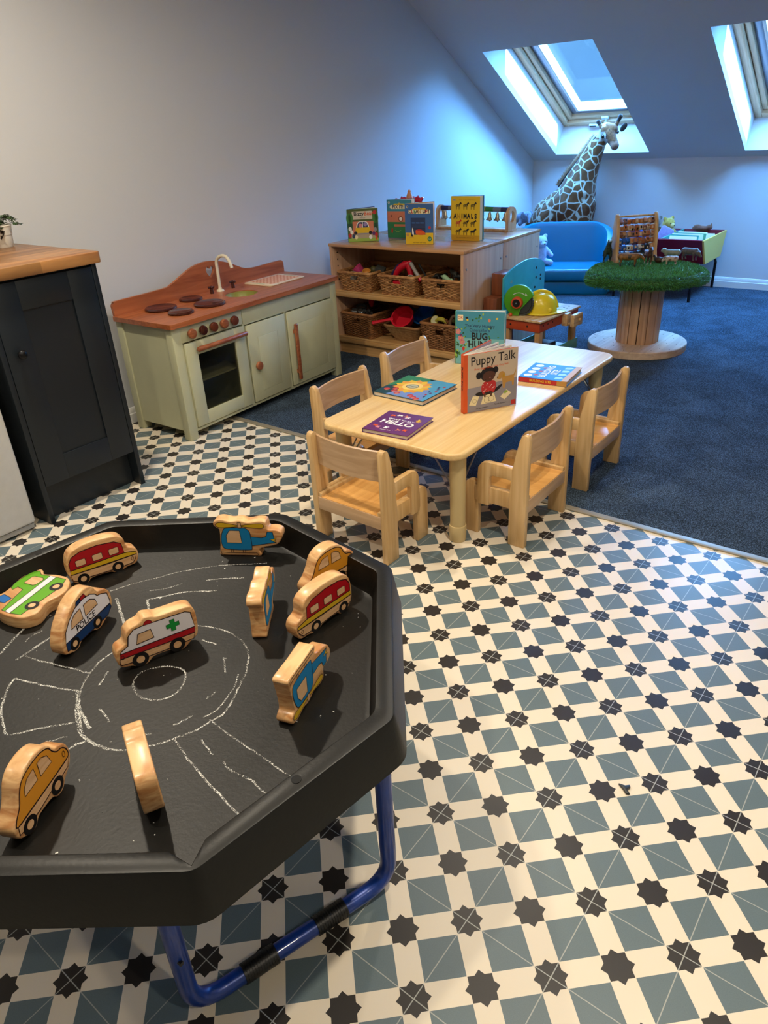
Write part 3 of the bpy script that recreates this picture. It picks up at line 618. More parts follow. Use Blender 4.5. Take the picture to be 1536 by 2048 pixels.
b = MB(); b.box(.6, .67, -.278, .278, .012, .032, .002); b.build('plinth', pbr('light_grey_plastic', '#9b9b98', .5), fr)
for y in (-.25, .25):
    b = MB(); b.cyl((.62, y, 0), (.62, y, .03), .014, n=14); b.build('foot', handle_white, fr)
pot = thing('potted_plant', 'small green trailing plant in a cream metal pot with a dark ring handle', 'plant', (.155, -.815, .955))
b = MB(); b.lathe([(0, 0), (.040, 0), (.042, .003), (.0455, .045), (.0475, .047), (.0475, .05), (.0505, .078), (.0525, .08), (.0515, .084), (.048, .082), (.046, .07), (0, .07)], 36); b.build('pot', pbr('cream_enamel', '#d8d3c6', .4), pot)
b = MB(); b.tube([(.047+.006*cos(a), -.012+.010*sin(a)-.0, .05+.014*sin(a)) for a in [2*pi*i/16 for i in range(16)]], .0022, 6, True); b.box(.044, .052, -.018, -.006, .056, .066, .001); b.build('ring_handle', pbr('bronze', '#2b221b', .4, .7), pot)
leaf = pbr('leaf_green', '#2f4a22', .5, var=.35, vs=60)
b = MB(); rnd = random.Random(3)
for i in range(26):
    a = rnd.random()*2*pi; L_ = .05+rnd.random()*.04; up = .03+rnd.random()*.03; P = []
    for k in range(6):
        t = k/5; P.append(Vector((cos(a)*L_*t, sin(a)*L_*t, .07+up*sin(t*2.3)-.045*max(0, t-.45))))
    b.at(); b.tube(P, .0009, 5)
    for k in range(1, 6):
        for sgn in (1, -1):
            p = P[k]; d = Vector((cos(a+sgn*1.1), sin(a+sgn*1.1), -.35+rnd.random()*.6)).normalized(); s_ = d.cross(Vector((0, 0, 1))).normalized()*.0055; l_ = .019
            b.quads([p, p+d*l_*.5+s_+Vector((0, 0, .002)), p+d*l_, p+d*l_*.5-s_+Vector((0, 0, .002)), p+d*l_*.5-Vector((0, 0, .0012))], [(0, 1, 4), (1, 2, 4), (2, 3, 4), (3, 0, 4)])
b.build('foliage', leaf, pot, 80)

# ---------------------------------------------------------------- toy kitchen
cream = pbr('cream_green_paint', '#bfbf9c', .42, var=.04, vs=8, spec=.4); cream2 = pbr('cream_green_inside', '#b4b58c', .5)
red_wood = wood('orange_brown_wood', '#8f4a25', '#b4683c', 'x', 26, .38, .08, 1.2, coat=.15); hob_brown = pbr('dark_brown_lacquer', '#3d1710', .2, coat=.4)
knob_wood = wood('turned_reddish_wood', '#7a3c22', '#a86641', 'x', 40, .35, .2)
tk = thing('toy_kitchen', 'cream wooden play kitchen with brown worktop, four hobs, oven and sink', 'play kitchen', (.497, -.335, 0), radians(92.35))
for x in (0, 1.142):
    for y in (0, .36): 
        b = MB(); b.box(x, x+.05, y, y+.045, 0, .546, .003); b.build('leg', cream, tk)
b = MB(); b.box(.008, .018, .045, .36, .045, .54); b.box(1.174, 1.184, .045, .36, .045, .54); b.box(.05, 1.142, .385, .395, .045, .54); b.box(.05, 1.142, .004, .39, .037, .05, .001)
b.box(.05, .443, .002, .02, .47, .545, .001); b.box(.447, 1.142, .002, .02, .462, .545, .001); b.box(.743, .757, .002, .02, .045, .462); b.box(.44, .452, .002, .385, .045, .47)
b.box(.05, .056, .004, .02, .045, .47)
b.box(.058, .44, .03, .38, .255, .263)
b.m(cream).build('cabinet_body', cream, tk)
b = MB(); b.M = Matrix.Translation((0, 0, 0))
# worktop with a round sink opening
t = bmesh.new(); outer = rrect(-.012, 1.204, -.02, .41, .012, 4); hole = circ(.628, .175, .088, 40, .082)
for z in (.548, .57):
    vo = [t.verts.new((x, y, z)) for x, y in outer]; vh = [t.verts.new((x, y, z)) for x, y in hole]
    eo = [t.edges.new((vo[i], vo[(i+1) % len(vo)])) for i in range(len(vo))]; eh = [t.edges.new((vh[i], vh[(i+1) % len(vh)])) for i in range(len(vh))]
    bmesh.ops.triangle_fill(t, edges=eo+eh, use_beauty=True)
    if z == .548: A1, H1 = vo, vh
for A, B in ((A1, vo), (H1, vh)):
    for i in range(len(A)): t.faces.new((A[i], A[(i+1) % len(A)], B[(i+1) % len(A)], B[i]))
bmesh.ops.recalc_face_normals(t, faces=t.faces); b._add(t); b.build('worktop', red_wood, tk, 30)
b = MB(); b.at((.628, .175, 0), sc=(1, .93, 1)); b.lathe([(.087, .566), (.084, .566), (.078, .53), (.06, .512), (0, .51), ], 40); b.build('sink_basin', pbr('olive_painted_bowl', '#8a8a45', .35), tk)
b = MB()
spl = [(-.005, .57), (-.008, .62), (.004, .634), (.02, .638), (.30, .641), (.36, .652), (.43, .68), (.51, .71), (.59, .722), (.66, .718), (.74, .7), (.82, .668), (.88, .644), (.96, .634), (1.16, .637), (1.19, .633), (1.2, .618), (1.2, .57)]
t = bmesh.new(); hrt = [(.628+.03*x, .668+.03*z) for x, z in ((0, -1), (.55, -.45), (.9, .1), (.92, .5), (.65, .85), (.3, .85), (0, .5), (-.3, .85), (-.65, .85), (-.92, .5), (-.9, .1), (-.55, -.45))]
spl2 = [spl[0]]+smooth_poly(spl[1:-1], 4, False)+[spl[-1]]; hrt = smooth_poly(hrt, 3)
for y in (.39, .405):
    vo = [t.verts.new((x, y, z)) for x, z in spl2]; vh = [t.verts.new((x, y, z)) for x, z in hrt]
    eo = [t.edges.new((vo[i], vo[(i+1) % len(vo)])) for i in range(len(vo))]; eh = [t.edges.new((vh[i], vh[(i+1) % len(vh)])) for i in range(len(vh))]
    bmesh.ops.triangle_fill(t, edges=eo+eh, use_beauty=True)
    if y == .39: A1, H1 = vo, vh
for A, B in ((A1, vo), (H1, vh)):
    for i in range(len(A)): t.faces.new((A[i], A[(i+1) % len(A)], B[(i+1) % len(A)], B[i]))
bmesh.ops.recalc_face_normals(t, faces=t.faces); b._add(t); b.build('backsplash', red_wood, tk, 30)
for x, y, r_ in ((.195, .295, .078), (.405, .315, .060), (.368, .135, .078), (.178, .128, .062)):
    b = MB(); b.lathe([(0, .57), (r_-.006, .57), (r_, .574), (r_, .579), (r_-.005, .5835), (r_-.012, .584), (r_-.014, .583), (0, .583)], 40, (x, y, 0)); b.build('hob', hob_brown, tk)
b = MB(); b.cyl((.63, .335, .57), (.63, .335, .579), .022, .018, 20, .002); b.cyl((.63, .335, .579), (.63, .335, .59), .012, .009, 16)
b.tube(fillet([(.63, .335, .585), (.63, .335, .735), (.632, .275, .76), (.632, .235, .735), (.632, .225, .695)], .03, 7), .0085, 12); b.build('tap', pbr('cream_plastic', '#ddd4bd', .35), tk)
for x in (.565, .72):
    b = MB(); b.cyl((x, .33, .57), (x, .33, .598), .010, .009, 14); b.tube([(x-.02, .33, .602), (x+.02, .33, .602)], .004, 8); b.tube([(x, .31, .602), (x, .35, .602)], .004, 8); b.sphere((x, .33, .603), .008, 12, 8); b.build('tap_handle', hob_brown, tk)
for i in range(5):
    x = .105+i*.068; b = MB(); b.cyl((x, .003, .505), (x, -.012, .505), .014, n=20); b.cyl((x, -.010, .505), (x, -.026, .505), .0235, .022, 24, .004)
    b.build('oven_knob', knob_wood if i in (0, 3) else hob_brown if i == 1 else pbr('mid_brown_lacquer', '#5d2a1a', .25, coat=.3), tk)
def frame_door(mb, x0, x1, z0, z1, gx0, gx1, gz0, gz1, y0=-.006, y1=.012):
    mb.box(x0, gx0, y0, y1, z0, z1, .0015); mb.box(gx1, x1, y0, y1, z0, z1, .0015); mb.box(gx0, gx1, y0+.0002, y1, z0, gz0, .0012); mb.box(gx0, gx1, y0+.0002, y1, gz1, z1, .0012)
b = MB(); frame_door(b, .058, .438, .056, .463, .128, .372, .121, .4); dv_ = b.build('oven_door', cream, tk)
gm = bpy.data.materials.new('smoky_clear_plastic'); gm.use_nodes = True; nn_ = gm.node_tree.nodes; ll_ = gm.node_tree.links; tr_ = nn_.new('ShaderNodeBsdfTransparent'); tr_.inputs[0].default_value = (.66, .65, .58, 1)
gl_ = nn_.new('ShaderNodeBsdfGlossy'); gl_.inputs['Roughness'].default_value = .05; mx_ = nn_.new('ShaderNodeMixShader'); mx_.inputs[0].default_value = .07; ll_.new(tr_.outputs[0], mx_.inputs[1]); ll_.new(gl_.outputs[0], mx_.inputs[2]); ll_.new(mx_.outputs[0], nn_['Material Output'].inputs[0])
b = MB(); b.box(.124, .376, .0, .003, .117, .404); b.build('window', gm, dv_)
b = MB(); b.cyl((.112, -.03, .43), (.432, -.03, .43), .0115, n=16, bev=.003); b.box(.14, .16, -.026, -.005, .424, .436); b.box(.385, .405, -.026, -.005, .424, .436); b.build('handle', knob_wood, dv_)
def panel_door(x0, x1, z0, z1, px0, px1, pz0, pz1):
    mb = MB(); mb.box(x0, x1, -.006, .012, z0, z1, .0015); g = .0035
    ob = mb.build('door', cream, tk)
    mb = MB()
    for a0, a1, c0, c1 in ((px0, px1, pz1-g, pz1), (px0, px1, pz0, pz0+g), (px0, px0+g, pz0, pz1), (px1-g, px1, pz0, pz1)): mb.box(a0, a1, -.0064, -.006, c0, c1)
    mb.box(px0+g, px1-g, -.0076, -.005, pz0+g, pz1-g, .002, 2)
    mb.build('raised_panel', cream, ob); return ob
d1 = panel_door(.458, .738, .056, .456, .525, .675, .1, .388)
b = MB(); b.cyl((.503, -.004, .243), (.503, -.014, .243), .009, n=16); b.cyl((.503, -.012, .243), (.503, -.027, .243), .0225, .021, 24, .004); b.build('knob', knob_wood, d1)
d2 = panel_door(.762, 1.138, .056, .456, .835, 1.075, .102, .388)
b = MB(); b.box(.79, .812, -.032, -.018, .085, .392, .005, 3); b.box(.794, .808, -.02, -.004, .12, .14); b.box(.794, .808, -.02, -.004, .34, .36); b.build('handle', knob_wood, d2)
b = MB(); b.box(-.0008, .002, .28, .30, .07, .08); b.box(-.0008, .002, .303, .315, .07, .08)
# drainer board lying on the play worktop
dbm = MB(); board = thing('drainer_board', 'cream board with an orange checked centre lying on the play kitchen worktop', 'board', (.497, -.335, .5705), radians(92.35))
dbm.m(pbr('pale_cream_board', '#e0cdae', .4)); dbm.prism(rrect(.815, 1.1, .14, .345, .012), 0, .007, 'z', .002)
dbm.at(); dbm.build('board', None, board)
b = MB(); og = pbr('orange_check', '#cf7f52', .5); lg = pbr('pale_check', '#e8b996', .5)
for i in range(16):
    for j in range(13):
        b.m(og if (i+j) % 2 else lg); x = .85+i*.0137; y = .158+j*.013; b.box(x, x+.0137, y, y+.013, .007, .0074+(i+j) % 2*.0002)
b.m(cream2)
for x in (.83, 1.084): b.box(x-.005, x+.005, .2, .285, .007, .0078)
b.build('checked_insert', None, board)
# ---------------------------------------------------------------- table and five small chairs
maple = wood('pale_maple_laminate', '#d3ad72', '#e3c48c', 'y', 60, .36, .03, .8); beech = wood('beech_ply', '#c09860', '#d9b684', 'z', 45, .34, .05, .8, coat=.1)
beech_seat = wood('beech_seat', '#c48d4c', '#dda862', 'y', 40, .25, .05, .8, coat=.25); beech_back = wood('beech_backrest', '#b3906a', '#c9a682', 'x', 45, .3, .04, .8, coat=.15)
leg_mat = pbr('cream_plastic_leg', '#bfa878', .4); steel = pbr('brushed_steel', '#9a9a98', .3, .9)
tb = thing('childrens_table', 'low rectangular maple table with rounded corners and four round legs', 'table', (1.82, .15, 0))
TX0, TX1, TY0, TY1 = -.305, .305, -.65, .66
b = MB(); b.prism(rrect(TX0, TX1, TY0, TY1, .06, 8), .334, .36, 'z', .009, 4); b.build('tabletop', maple, tb, 40)
LEGS = ((.253, -.569), (-.253, -.569), (.25, .575), (-.25, .575))
for x, y in LEGS:
    b = MB(); b.cyl((x, y, .05), (x, y, .335), .0265, .029, 28); l_ = b.build('leg', leg_mat, tb)
    b = MB(); b.cyl((x, y, 0), (x, y, .062), .0295, .0305, 28, .004); b.build('foot_cap', leg_mat, l_)
    b = MB(); sx = -1 if x > 0 else 1; sy = -1 if y > 0 else 1
    b.tube([(x, y+sy*.02, .20), (x, y+sy*.16, .332)], .0032, 6); b.tube([(x+sx*.02, y, .20), (x+sx*.12, y, .332)], .0032, 6); b.build('brace', steel, tb)

def chair():
    r = thing('childrens_chair', 'x', 'chair', (0, 0, 0), group='small wooden chairs around the table')
    W2 = .165; tk_ = .024
    post = [(0, 0), (.062, 0), (.0625, .2), (.055, .29), (.045, .34), (.034, .39), (.027, .408), (.016, .416), (.004, .414), (-.003, .402), (0, .3), (0, .15)]
    arm = [(.055, .245), (.055, .29), (.10, .292), (.15, .292), (.172, .285), (.185, .266), (.187, .24), (.187, .128), (.142, .128), (.142, .225), (.14, .238), (.13, .246), (.1, .246)]
    for s in (-1, 1):
        xo = s*W2; xi = s*(W2-tk_)
        b = MB(); b.prism([(y, z) for y, z in post], xo, xi, 'x', .003, 2); b.build('back_post', beech, r)
        b = MB(); b.prism(arm, xo, s*(W2-.021), 'x', .003, 2); b.build('armrest', beech, r)
        b = MB(); b.prism([(.188, 0), (.25, 0), (.25, .17), (.24, .195), (.222, .205), (.188, .205)], s*(W2-.012), s*(W2-.034), 'x', .0025, 2); b.build('front_leg', beech, r)
        b = MB(); b.box(s*(W2-.008), s*(W2-.026), .05, .2, .135, .194, .0015); b.box(s*(W2-.026), s*(W2-.04), .005, .235, .165, .190, .0015); b.build('side_rail', beech, r)
    b = MB(); n = 10; V = []; F = []
    for i in range(n+1):
        for j in range(n+1):
            u, v = i/n*2-1, j/n; V.append((u*.127, .004+v*.226, .178-.009*(1-u*u)*sin(pi*min(1, v*1.15))))
    nv = len(V); V += [(x, y, .162) for x, y, z in V]
    for i in range(n):
        for j in range(n):
            a = i*(n+1)+j; F.append((a, a+n+1, a+n+2, a+1)); F.append((nv+a, nv+a+1, nv+a+n+2, nv+a+n+1))
    for i in range(n):
        F += [(i*(n+1), nv+i*(n+1), nv+(i+1)*(n+1), (i+1)*(n+1)), (i*(n+1)+n, (i+1)*(n+1)+n, nv+(i+1)*(n+1)+n, nv+i*(n+1)+n), (i, i+1, nv+i+1, nv+i), (n*(n+1)+i, nv+n*(n+1)+i, nv+n*(n+1)+i+1, n*(n+1)+i+1)]
    b.quads(V, F); b.build('seat', beech_seat, r, 40)
    b = MB(); b.box(-.142, .142, .002, .018, .128, .176, .002); b.build('seat_apron', beech_back, r)
    b = MB(); b.box(-.13, .13, .215, .232, .128, .165, .002); b.build('front_rail', beech_back, r)
    b = MB(); N_ = 14; V = []; F = []
    for i in range(N_+1):
        u = i/N_*2-1; y = .026-.022*(1-u*u); x = u*.143
        for dy, z in ((0, .298), (.009, .298), (.009, .402), (.0045, .4055), (0, .402)): V.append((x, y-.004+dy, z))
    for i in range(N_):
        for k in range(5): F.append((i*5+k, i*5+(k+1) % 5, (i+1)*5+(k+1) % 5, (i+1)*5+k))
    b.quads(V, F); b.build('backrest', beech_back, r, 40)
    return r
ch0 = chair(); ch0.location = (1.808, -.692, 0); ch0.rotation_euler[2] = radians(-1)
ch0['label'] = 'small wooden armchair at the near short end of the table, its back to the tray'
dup(ch0, (2.297, -.189, 0), pi/2, 'small wooden armchair by the near right table leg, on the tiles')
dup(ch0, (2.300, .322, 0), pi/2, 'small wooden armchair on the carpet at the right long side, farther from the tray')
dup(ch0, (1.325, -.165, 0), -pi/2, 'small wooden armchair on the left side of the table, nearer the tiled floor')
dup(ch0, (1.285, .343, 0), -pi/2, 'small wooden armchair on the left side of the table, nearest the shelves')

# ---------------------------------------------------------------- books
paper = pbr('white_paper', '#ddd8ca', .7); page_tint = pbr('pale_page', '#c9c4c8', .6)
def C(name, h, rough=.55): return pbr('print_'+name, h, rough)
TEAL = C('teal', '#3a869c'); DTEAL = C('dark_teal', '#173f4a'); LBLUE = C('light_blue', '#4a95bd'); SKY = C('sky_blue', '#2d86c8'); GREY = C('grey', '#8b8790'); BEIGE = C('beige', '#c3b19b'); INK = C('ink', '#131018')
OR = C('orange', '#d2541f'); LEAF = C('leaf', '#3d7a3a'); DLEAF = C('dark_leaf', '#1e4f31'); LIME = C('lime', '#8fae4a'); PINK = C('pink', '#c97d86'); TAN = C('tan', '#b98a45'); BROWN = C('brown', '#4f2d22'); CREAM = C('cream', '#e3d7ae'); PURP = C('purple', '#5c2a66')
LPUR = C('lilac', '#8f7fb5'); YEL = C('yellow', '#d9b31c'); DYEL = C('mustard', '#b98c17'); REDP = C('red', '#b3262a'); WH = C('white', '#e8e6e2'); SALM = C('salmon', '#c9775a'); NAV = C('navy', '#22355c'); GRN = C('green', '#2f7a4d'); BLUE2 = C('blue', '#34609a')
def leaf_shape(cx, cz, L_, W_, a):
    return [(cx+L_*t*cos(a)-W_*w*sin(a), cz+L_*t*sin(a)+W_*w*cos(a)) for t, w in ((0, 0), (.3, .5), (.65, .45), (1, 0), (.65, -.45), (.3, -.5))]
def standing_book(name, label, P, z, ang, w, h, spine, opening, cover, spine_m, art, pages=3, back_m=None, inner_m=None, cat='book', group=None, tilt=0):
    r = thing(name, label, cat, (P[0], P[1], z), radians(ang), group)
    b = MB(); b.m(cover); b.box(0, w, 0, .0022, 0, h, .0008); b.build('front_cover', None, r)
    b = MB(); b.box(-.0015, .0015, 0, spine, 0, h, .0006); b.build('spine', spine_m, r)
    n = pages
    for i in range(n):
        a = opening*(i+1)/(n+1)
        b = MB(); b.at((0, .004+(spine-.008)*(i+1)/(n+1), 0), (0, 0, radians(a)))
        b.m(paper); b.box(.001, w-.004, -.001, .0012, .002, h-.002, .0005); b.m(inner_m or page_tint); b.box(.008, w-.012, -.0014, .0016, .008, h-.008); b.build('page', None, r)
    b = MB(); b.at((0, spine-.0022, 0), (0, 0, radians(opening))); b.m(back_m or cover); b.box(0, w, 0, .0022, 0, h, .0008); b.m(inner_m or paper); b.box(.004, w-.004, -.0006, 0, .004, h-.004); b.build('back_cover', None, r)
    b = MB(); art(b, w, h); b.build('cover_artwork', None, r, 0)
    return r
e0 = .0004
def R_(b, m_, x0, x1, z0, z1, o=0, r=0): b.paint(rrect(x0, x1, z0, z1, r, 4) if r else [(x0, z0), (x1, z0), (x1, z1), (x0, z1)], m_, e0+o)
def EL(b, m_, x, z, rx, rz=None, o=.0002, n=18): b.paint(circ(x, z, rx, n, rz or rx), m_, e0+o)
def PG(b, m_, pts, o=.0002, sm=0): b.paint(smooth_poly(pts, 4) if sm else pts, m_, e0+o)
def TX(b, m_, s, size, x, z, o=.0006, **k): b.m(m_); b.text(s, size, x, z, e0+o, **k)
# the book about the girl and the puppy
def art_puppy(b, w, h):
    R_(b, GREY, .013, w-.001, .001, h*.45); R_(b, BEIGE, .013, w-.001, h*.43, h-.001, .0001); R_(b, OR, 0, .014, .001, h-.001, .0002)
    PG(b, GREY, [(.013, h*.42), (w-.001, h*.49), (w-.001, h*.3), (.013, h*.3)], .0002)
    TX(b, INK, 'Puppy Talk', .047, w*.53, h*.875, bold=.006, sx=.86, rot=.02); TX(b, OR, 'How dogs tell us how they feel', .0115, w*.5, h*.745, rot=.03, sx=.95)
    s = w/.217
    cx, cz = .098*s, .135
    EL(b, INK, cx-.039, cz-.0, .0115, .013, .0003); EL(b, INK, cx+.028, cz+.013, .0115, .012, .0003); EL(b, INK, cx-.002, cz+.001, .031, .028, .0003)
    PG(b, BROWN, [(cx-.02, cz+.004), (cx, cz+.012), (cx+.024, cz+.004), (cx+.024, cz-.014), (cx+.008, cz-.027), (cx-.012, cz-.026), (cx-.023, cz-.012)], .0005, 1)
    for dx, dz in ((-.012, -.018), (.013, -.008)): EL(b, INK, cx+dx, cz+dz, .0018, None, .0007)
    EL(b, PINK, cx+.006, cz-.013, .0022, None, .0007)
    PG(b, REDP, [(cx-.022, cz-.03), (cx, cz-.024), (cx+.026, cz-.028), (cx+.031, cz-.05), (cx+.022, cz-.07), (cx+.012, cz-.066), (cx-.012, cz-.066), (cx-.02, cz-.074), (cx-.029, cz-.052)], .0004, 1)
    for k in range(14): EL(b, WH, cx-.022+(k*37 % 48)*.001, cz-.034-(k*23 % 32)*.001, .0016, None, .0006, 8)
    PG(b, INK, [(cx-.05, cz-.065), (cx-.02, cz-.06), (cx+.012, cz-.064), (cx+.03, cz-.056), (cx+.052, cz-.045), (cx+.056, cz-.05), (cx+.04, cz-.065), (cx+.016, cz-.074), (cx-.018, cz-.078), (cx-.046, cz-.074)], .00035, 1)
    for dx in (-.014, .012): PG(b, BROWN, [(cx+dx-.004, cz-.07), (cx+dx+.005, cz-.068), (cx+dx+.003, cz-.084), (cx+dx-.003, cz-.085)], .0005)
    # puppy
    px, pz = cx+.048, cz-.012
    EL(b, TAN, px+.006, pz+.002, .0135, .013, .0003); PG(b, TAN, [(px-.008, pz-.002), (px-.014, pz-.006), (px-.01, pz-.012), (px+.004, pz-.012)], .0004, 1); EL(b, INK, px-.012, pz-.005, .0022, None, .0006); EL(b, DYEL, px+.014, pz-.002, .005, .009, .0005)
    PG(b, TAN, [(px+.006, pz-.006), (px+.02, pz-.006), (px+.055, pz-.004), (px+.058, pz-.02), (px+.057, pz-.044), (px+.05, pz-.044), (px+.048, pz-.028), (px+.024, pz-.03), (px+.019, pz-.05), (px+.012, pz-.05), (px+.01, pz-.03)], .00032)
    PG(b, TAN, [(px+.053, pz-.006), (px+.06, pz+.006), (px+.061, pz+.018), (px+.064, pz+.006), (px+.058, pz-.01)], .00032)
    for q in ([(cx-.078, .030), (cx-.062, .062), (cx-.036, .058), (cx-.05, .024)], [(cx-.03, .025), (cx-.018, .062), (cx+.024, .060), (cx+.034, .028)], [(cx+.05, .042), (cx+.075, .066), (cx+.096, .050), (cx+.068, .028)]): PG(b, CREAM, q, .0003)
    b.m(INK); b.line(circ(cx-.056, .042, .008, 12, .007), .0009, e0+.0006, closed=True); b.line(circ(cx-.006, .040, .010, 14, .012), .0009, e0+.0006, closed=True); b.line(circ(cx+.012, .042, .011, 14, .011), .0009, e0+.0006, closed=True)
    PG(b, LIME, [(cx+.062, .056), (cx+.074, .064), (cx+.082, .058), (cx+.07, .050)], .0005); PG(b, GREY, [(cx+.036, .052), (cx+.04, .052), (cx+.042, .038), (cx+.036, .036)], .0005)
    R_(b, REDP, w-.023, w-.005, .004, .022, .0005, .002); TX(b, INK, 'Dr Jess French', .008, w*.33, .012, shear=.3); TX(b, INK, 'Nicola Kinnear', .008, w*.68, .017, shear=.3)
pp = standing_book('board_book', 'board book standing fanned open on the table, girl and puppy on its cover, orange spine', (1.937, -.163), .3605, 58.4, .217, .218, .022, 33, OR, OR, art_puppy, 3, inner_m=C('pale_pink_page', '#b9a6b0'))
b = MB(); b.m(INK); b.M = Matrix(((0, 0, -1, -.0016), (-1, 0, 0, .011), (0, 1, 0, .13), (0, 0, 0, 1))) @ Matrix.Rotation(-pi/2, 4, 'Z'); b.text('PUPPY TALK', .016, 0, 0, .0006, 'top', bold=.02)
b.build('spine_title', None, pp, 0)
def art_bug(b, w, h):
    R_(b, TEAL, .001, w-.001, .001, h-.001); R_(b, C('pale_teal', '#68a6ac'), .001, w-.001, .001, h*.5, .0001)
    R_(b, CREAM, .010, .034, h-.04, h-.015, .0003, .002); TX(b, REDP, 'DK', .016, .022, h-.0275, .0006, bold=.01)
    TX(b, NAV, 'The Very Hungry', .0185, w*.5, h*.735); TX(b, NAV, "Caterpillar's", .0185, w*.5, h*.655)
    TX(b, INK, 'BUG', .042, w*.5, h*.535, bold=.03, sx=.85); TX(b, INK, 'HUNT', .042, w*.5, h*.385, bold=.03, sx=.85)
    rn = random.Random(5)
    for cx, cz, n_, s in ((.1, h-.012, 7, .02), (.165, h*.6, 5, .017), (.018, h*.6, 9, .02), (.03, h*.45, 8, .018), (.02, h*.3, 8, .022), (.012, .03, 6, .03), (.19, .04, 8, .025), (.1, .02, 8, .025)):
        for k in range(n_): PG(b, (LEAF, DLEAF, LIME)[k % 3], leaf_shape(min(max(cx+rn.uniform(-.022, .022), .006), w-.02), min(max(cz+rn.uniform(-.03, .02), .006), h-.018), s*rn.uniform(.5, .8), s*.35, rn.uniform(1, 4.6) if cz > h*.8 else rn.uniform(-.4, 2.5)), .0003+k*.00003)
    for cx, cz in ((.012, h*.62), (.024, h*.5), (.03, h*.43)):
        for k in range(5): EL(b, PINK, cx+.007*cos(k*1.257), cz+.007*sin(k*1.257), .0055, None, .0006, 10)
        EL(b, YEL, cx, cz, .003, None, .0008, 10)
    EL(b, INK, .05, h-.028, .006, .004, .0006); EL(b, YEL, .053, h-.036, .005, .004, .0007); EL(b, SALM, .148, h-.036, .006, .007, .0006); PG(b, YEL, leaf_shape(.175, h-.03, .012, .008, .4), .0006); EL(b, REDP, .036, h*.3, .006, .009, .0006); EL(b, PURP, .024, h*.56, .006, .004, .0009)
standing_book('board_book', 'large teal board book with bold lettering and leaves, standing behind the puppy book', (1.575, .349), .3605, 17.4, .213, .23, .016, 9, TEAL, LEAF, art_bug, 3)
# books lying flat on the table
def flat_book(name, label, P, z, ang, w, d, t, cover, art, spine_side='x', group=None):
    r = thing(name, label, 'book', (P[0], P[1], z), radians(ang), group)
    b = MB(); b.m(cover); b.box(0, w, 0, d, t-.0022, t, .0008); b.box(0, w, 0, d, 0, .0022, .0008)
    if spine_side == 'x': b.box(0, .0022, 0, d, .002, t-.002)
    elif spine_side == 'y': b.box(0, w, 0, .0022, .002, t-.002)
    else: b.box(0, w, d-.0022, d, .002, t-.002)
    b.build('cover', None, r)
    b = MB(); b.box(.002, w-.004, .0023, d-.004, .0022, t-.0022); b.build('page_block', pbr('page_edges', '#cfc4b4', .75, var=.1, vs=150), r)
    b = MB(); art(b, w, d, t+.0003); b.build('cover_artwork', None, r, 0); return r
def P2(b, m_, pts, z, sm=0): b.paint(smooth_poly(pts, 4) if sm else pts, m_, z, 0, None, 'top')
def T2(b, m_, s, size, x, y, z, **k): b.m(m_); b.text(s, size, x, y, z, 'top', **k)
def art_hello(b, w, d, z):
    T2(b, WH, 'HELLO', .044, w*.5, d*.46, z+.0004, bold=.035, rot=-.05); T2(b, WH, 'WANT TO SAY', .0155, w*.5, d*.62, z+.0004, bold=.02, rot=-.05); T2(b, WH, 'Sophie Beer', .009, w*.46, d*.1, z+.0004)
    rn = random.Random(2)
    for cx, cy, c in ((.03, .045, OR), (.045, .035, PINK), (.075, .04, WH), (.125, .035, SALM), (.15, .04, OR), (.09, .158, SALM), (.1, .15, WH), (.15, .14, YEL), (.155, .128, TAN), (.04, .15, OR), (.065, .158, WH)):
        for k in range(4): P2(b, c, leaf_shape(cx, cy, .012, .007, k*1.7+rn.random()), z+.0002+k*.00003)
    for k in range(70): x, y = rn.uniform(.008, w-.008), rn.uniform(.008, d-.008); P2(b, INK if k % 3 else LPUR, circ(x, y, .0011, 6), z+.0001)
flat_book('board_book', 'purple board book with white HELLO lettering, lying at the near end of the table', (1.722, -.49), .3605, 6.5, .183, .19, .015, C('violet', '#5d2463'), art_hello)
def art_sun(b, w, d, z):
    P2(b, LBLUE, [(w*.6, .002), (w-.002, .002), (w-.002, d-.002), (w*.5, d-.002)], z+.0001); P2(b, C('cornflower', '#6a86bd'), [(w*.25, .002), (w*.95, .002), (w*.8, d*.5), (w*.4, d*.4)], z+.00015)
    P2(b, GRN, [(.002, d*.35), (w*.6, d-.002), (.002, d-.002)], z+.0001)
    cx, cy = w*.43, d*.52
    for k in range(14):
        a = k*2*pi/14; P2(b, YEL if k % 2 else C('amber', '#d9942b'), leaf_shape(cx+.02*cos(a), cy+.02*sin(a), .062, .04, a), z+.0003+k*.00002)
    P2(b, C('pale_gold', '#e6c66b'), circ(cx, cy, .042, 26), z+.0007); P2(b, INK, circ(cx, cy, .027, 26, .024), z+.0008); P2(b, C('pale_sage', '#a9ad94'), circ(cx, cy, .024, 26, .021), z+.0009)
    b.m(INK); b.line([(cx-.022, cy), (cx+.022, cy)], .003, z+.001, 'top')
    for x, y in ((.07, .045), (.095, .03), (.06, .07), (.18, .02), (.16, .03), (.2, .012), (.03, .05)): P2(b, REDP, circ(x, y, .013, 14), z+.0005); P2(b, SALM, circ(x+.004, y-.006, .008, 12), z+.0006)
    for k, (x, y) in enumerate(((.215, .045), (.208, .068), (.214, .09), (.2, .1), (.222, .115), (.215, .14), (.205, .16), (.222, .175))): P2(b, (NAV, REDP, PURP)[k % 3], rrect(x-.004, x+.004, y-.007, y+.007, .002, 2), z+.0006)
flat_book('picture_book', 'large picture book with a yellow flower cover, lying beside the left table edge', (1.517, -.165), .3605, -1, .242, .235, .018, DTEAL, art_sun)
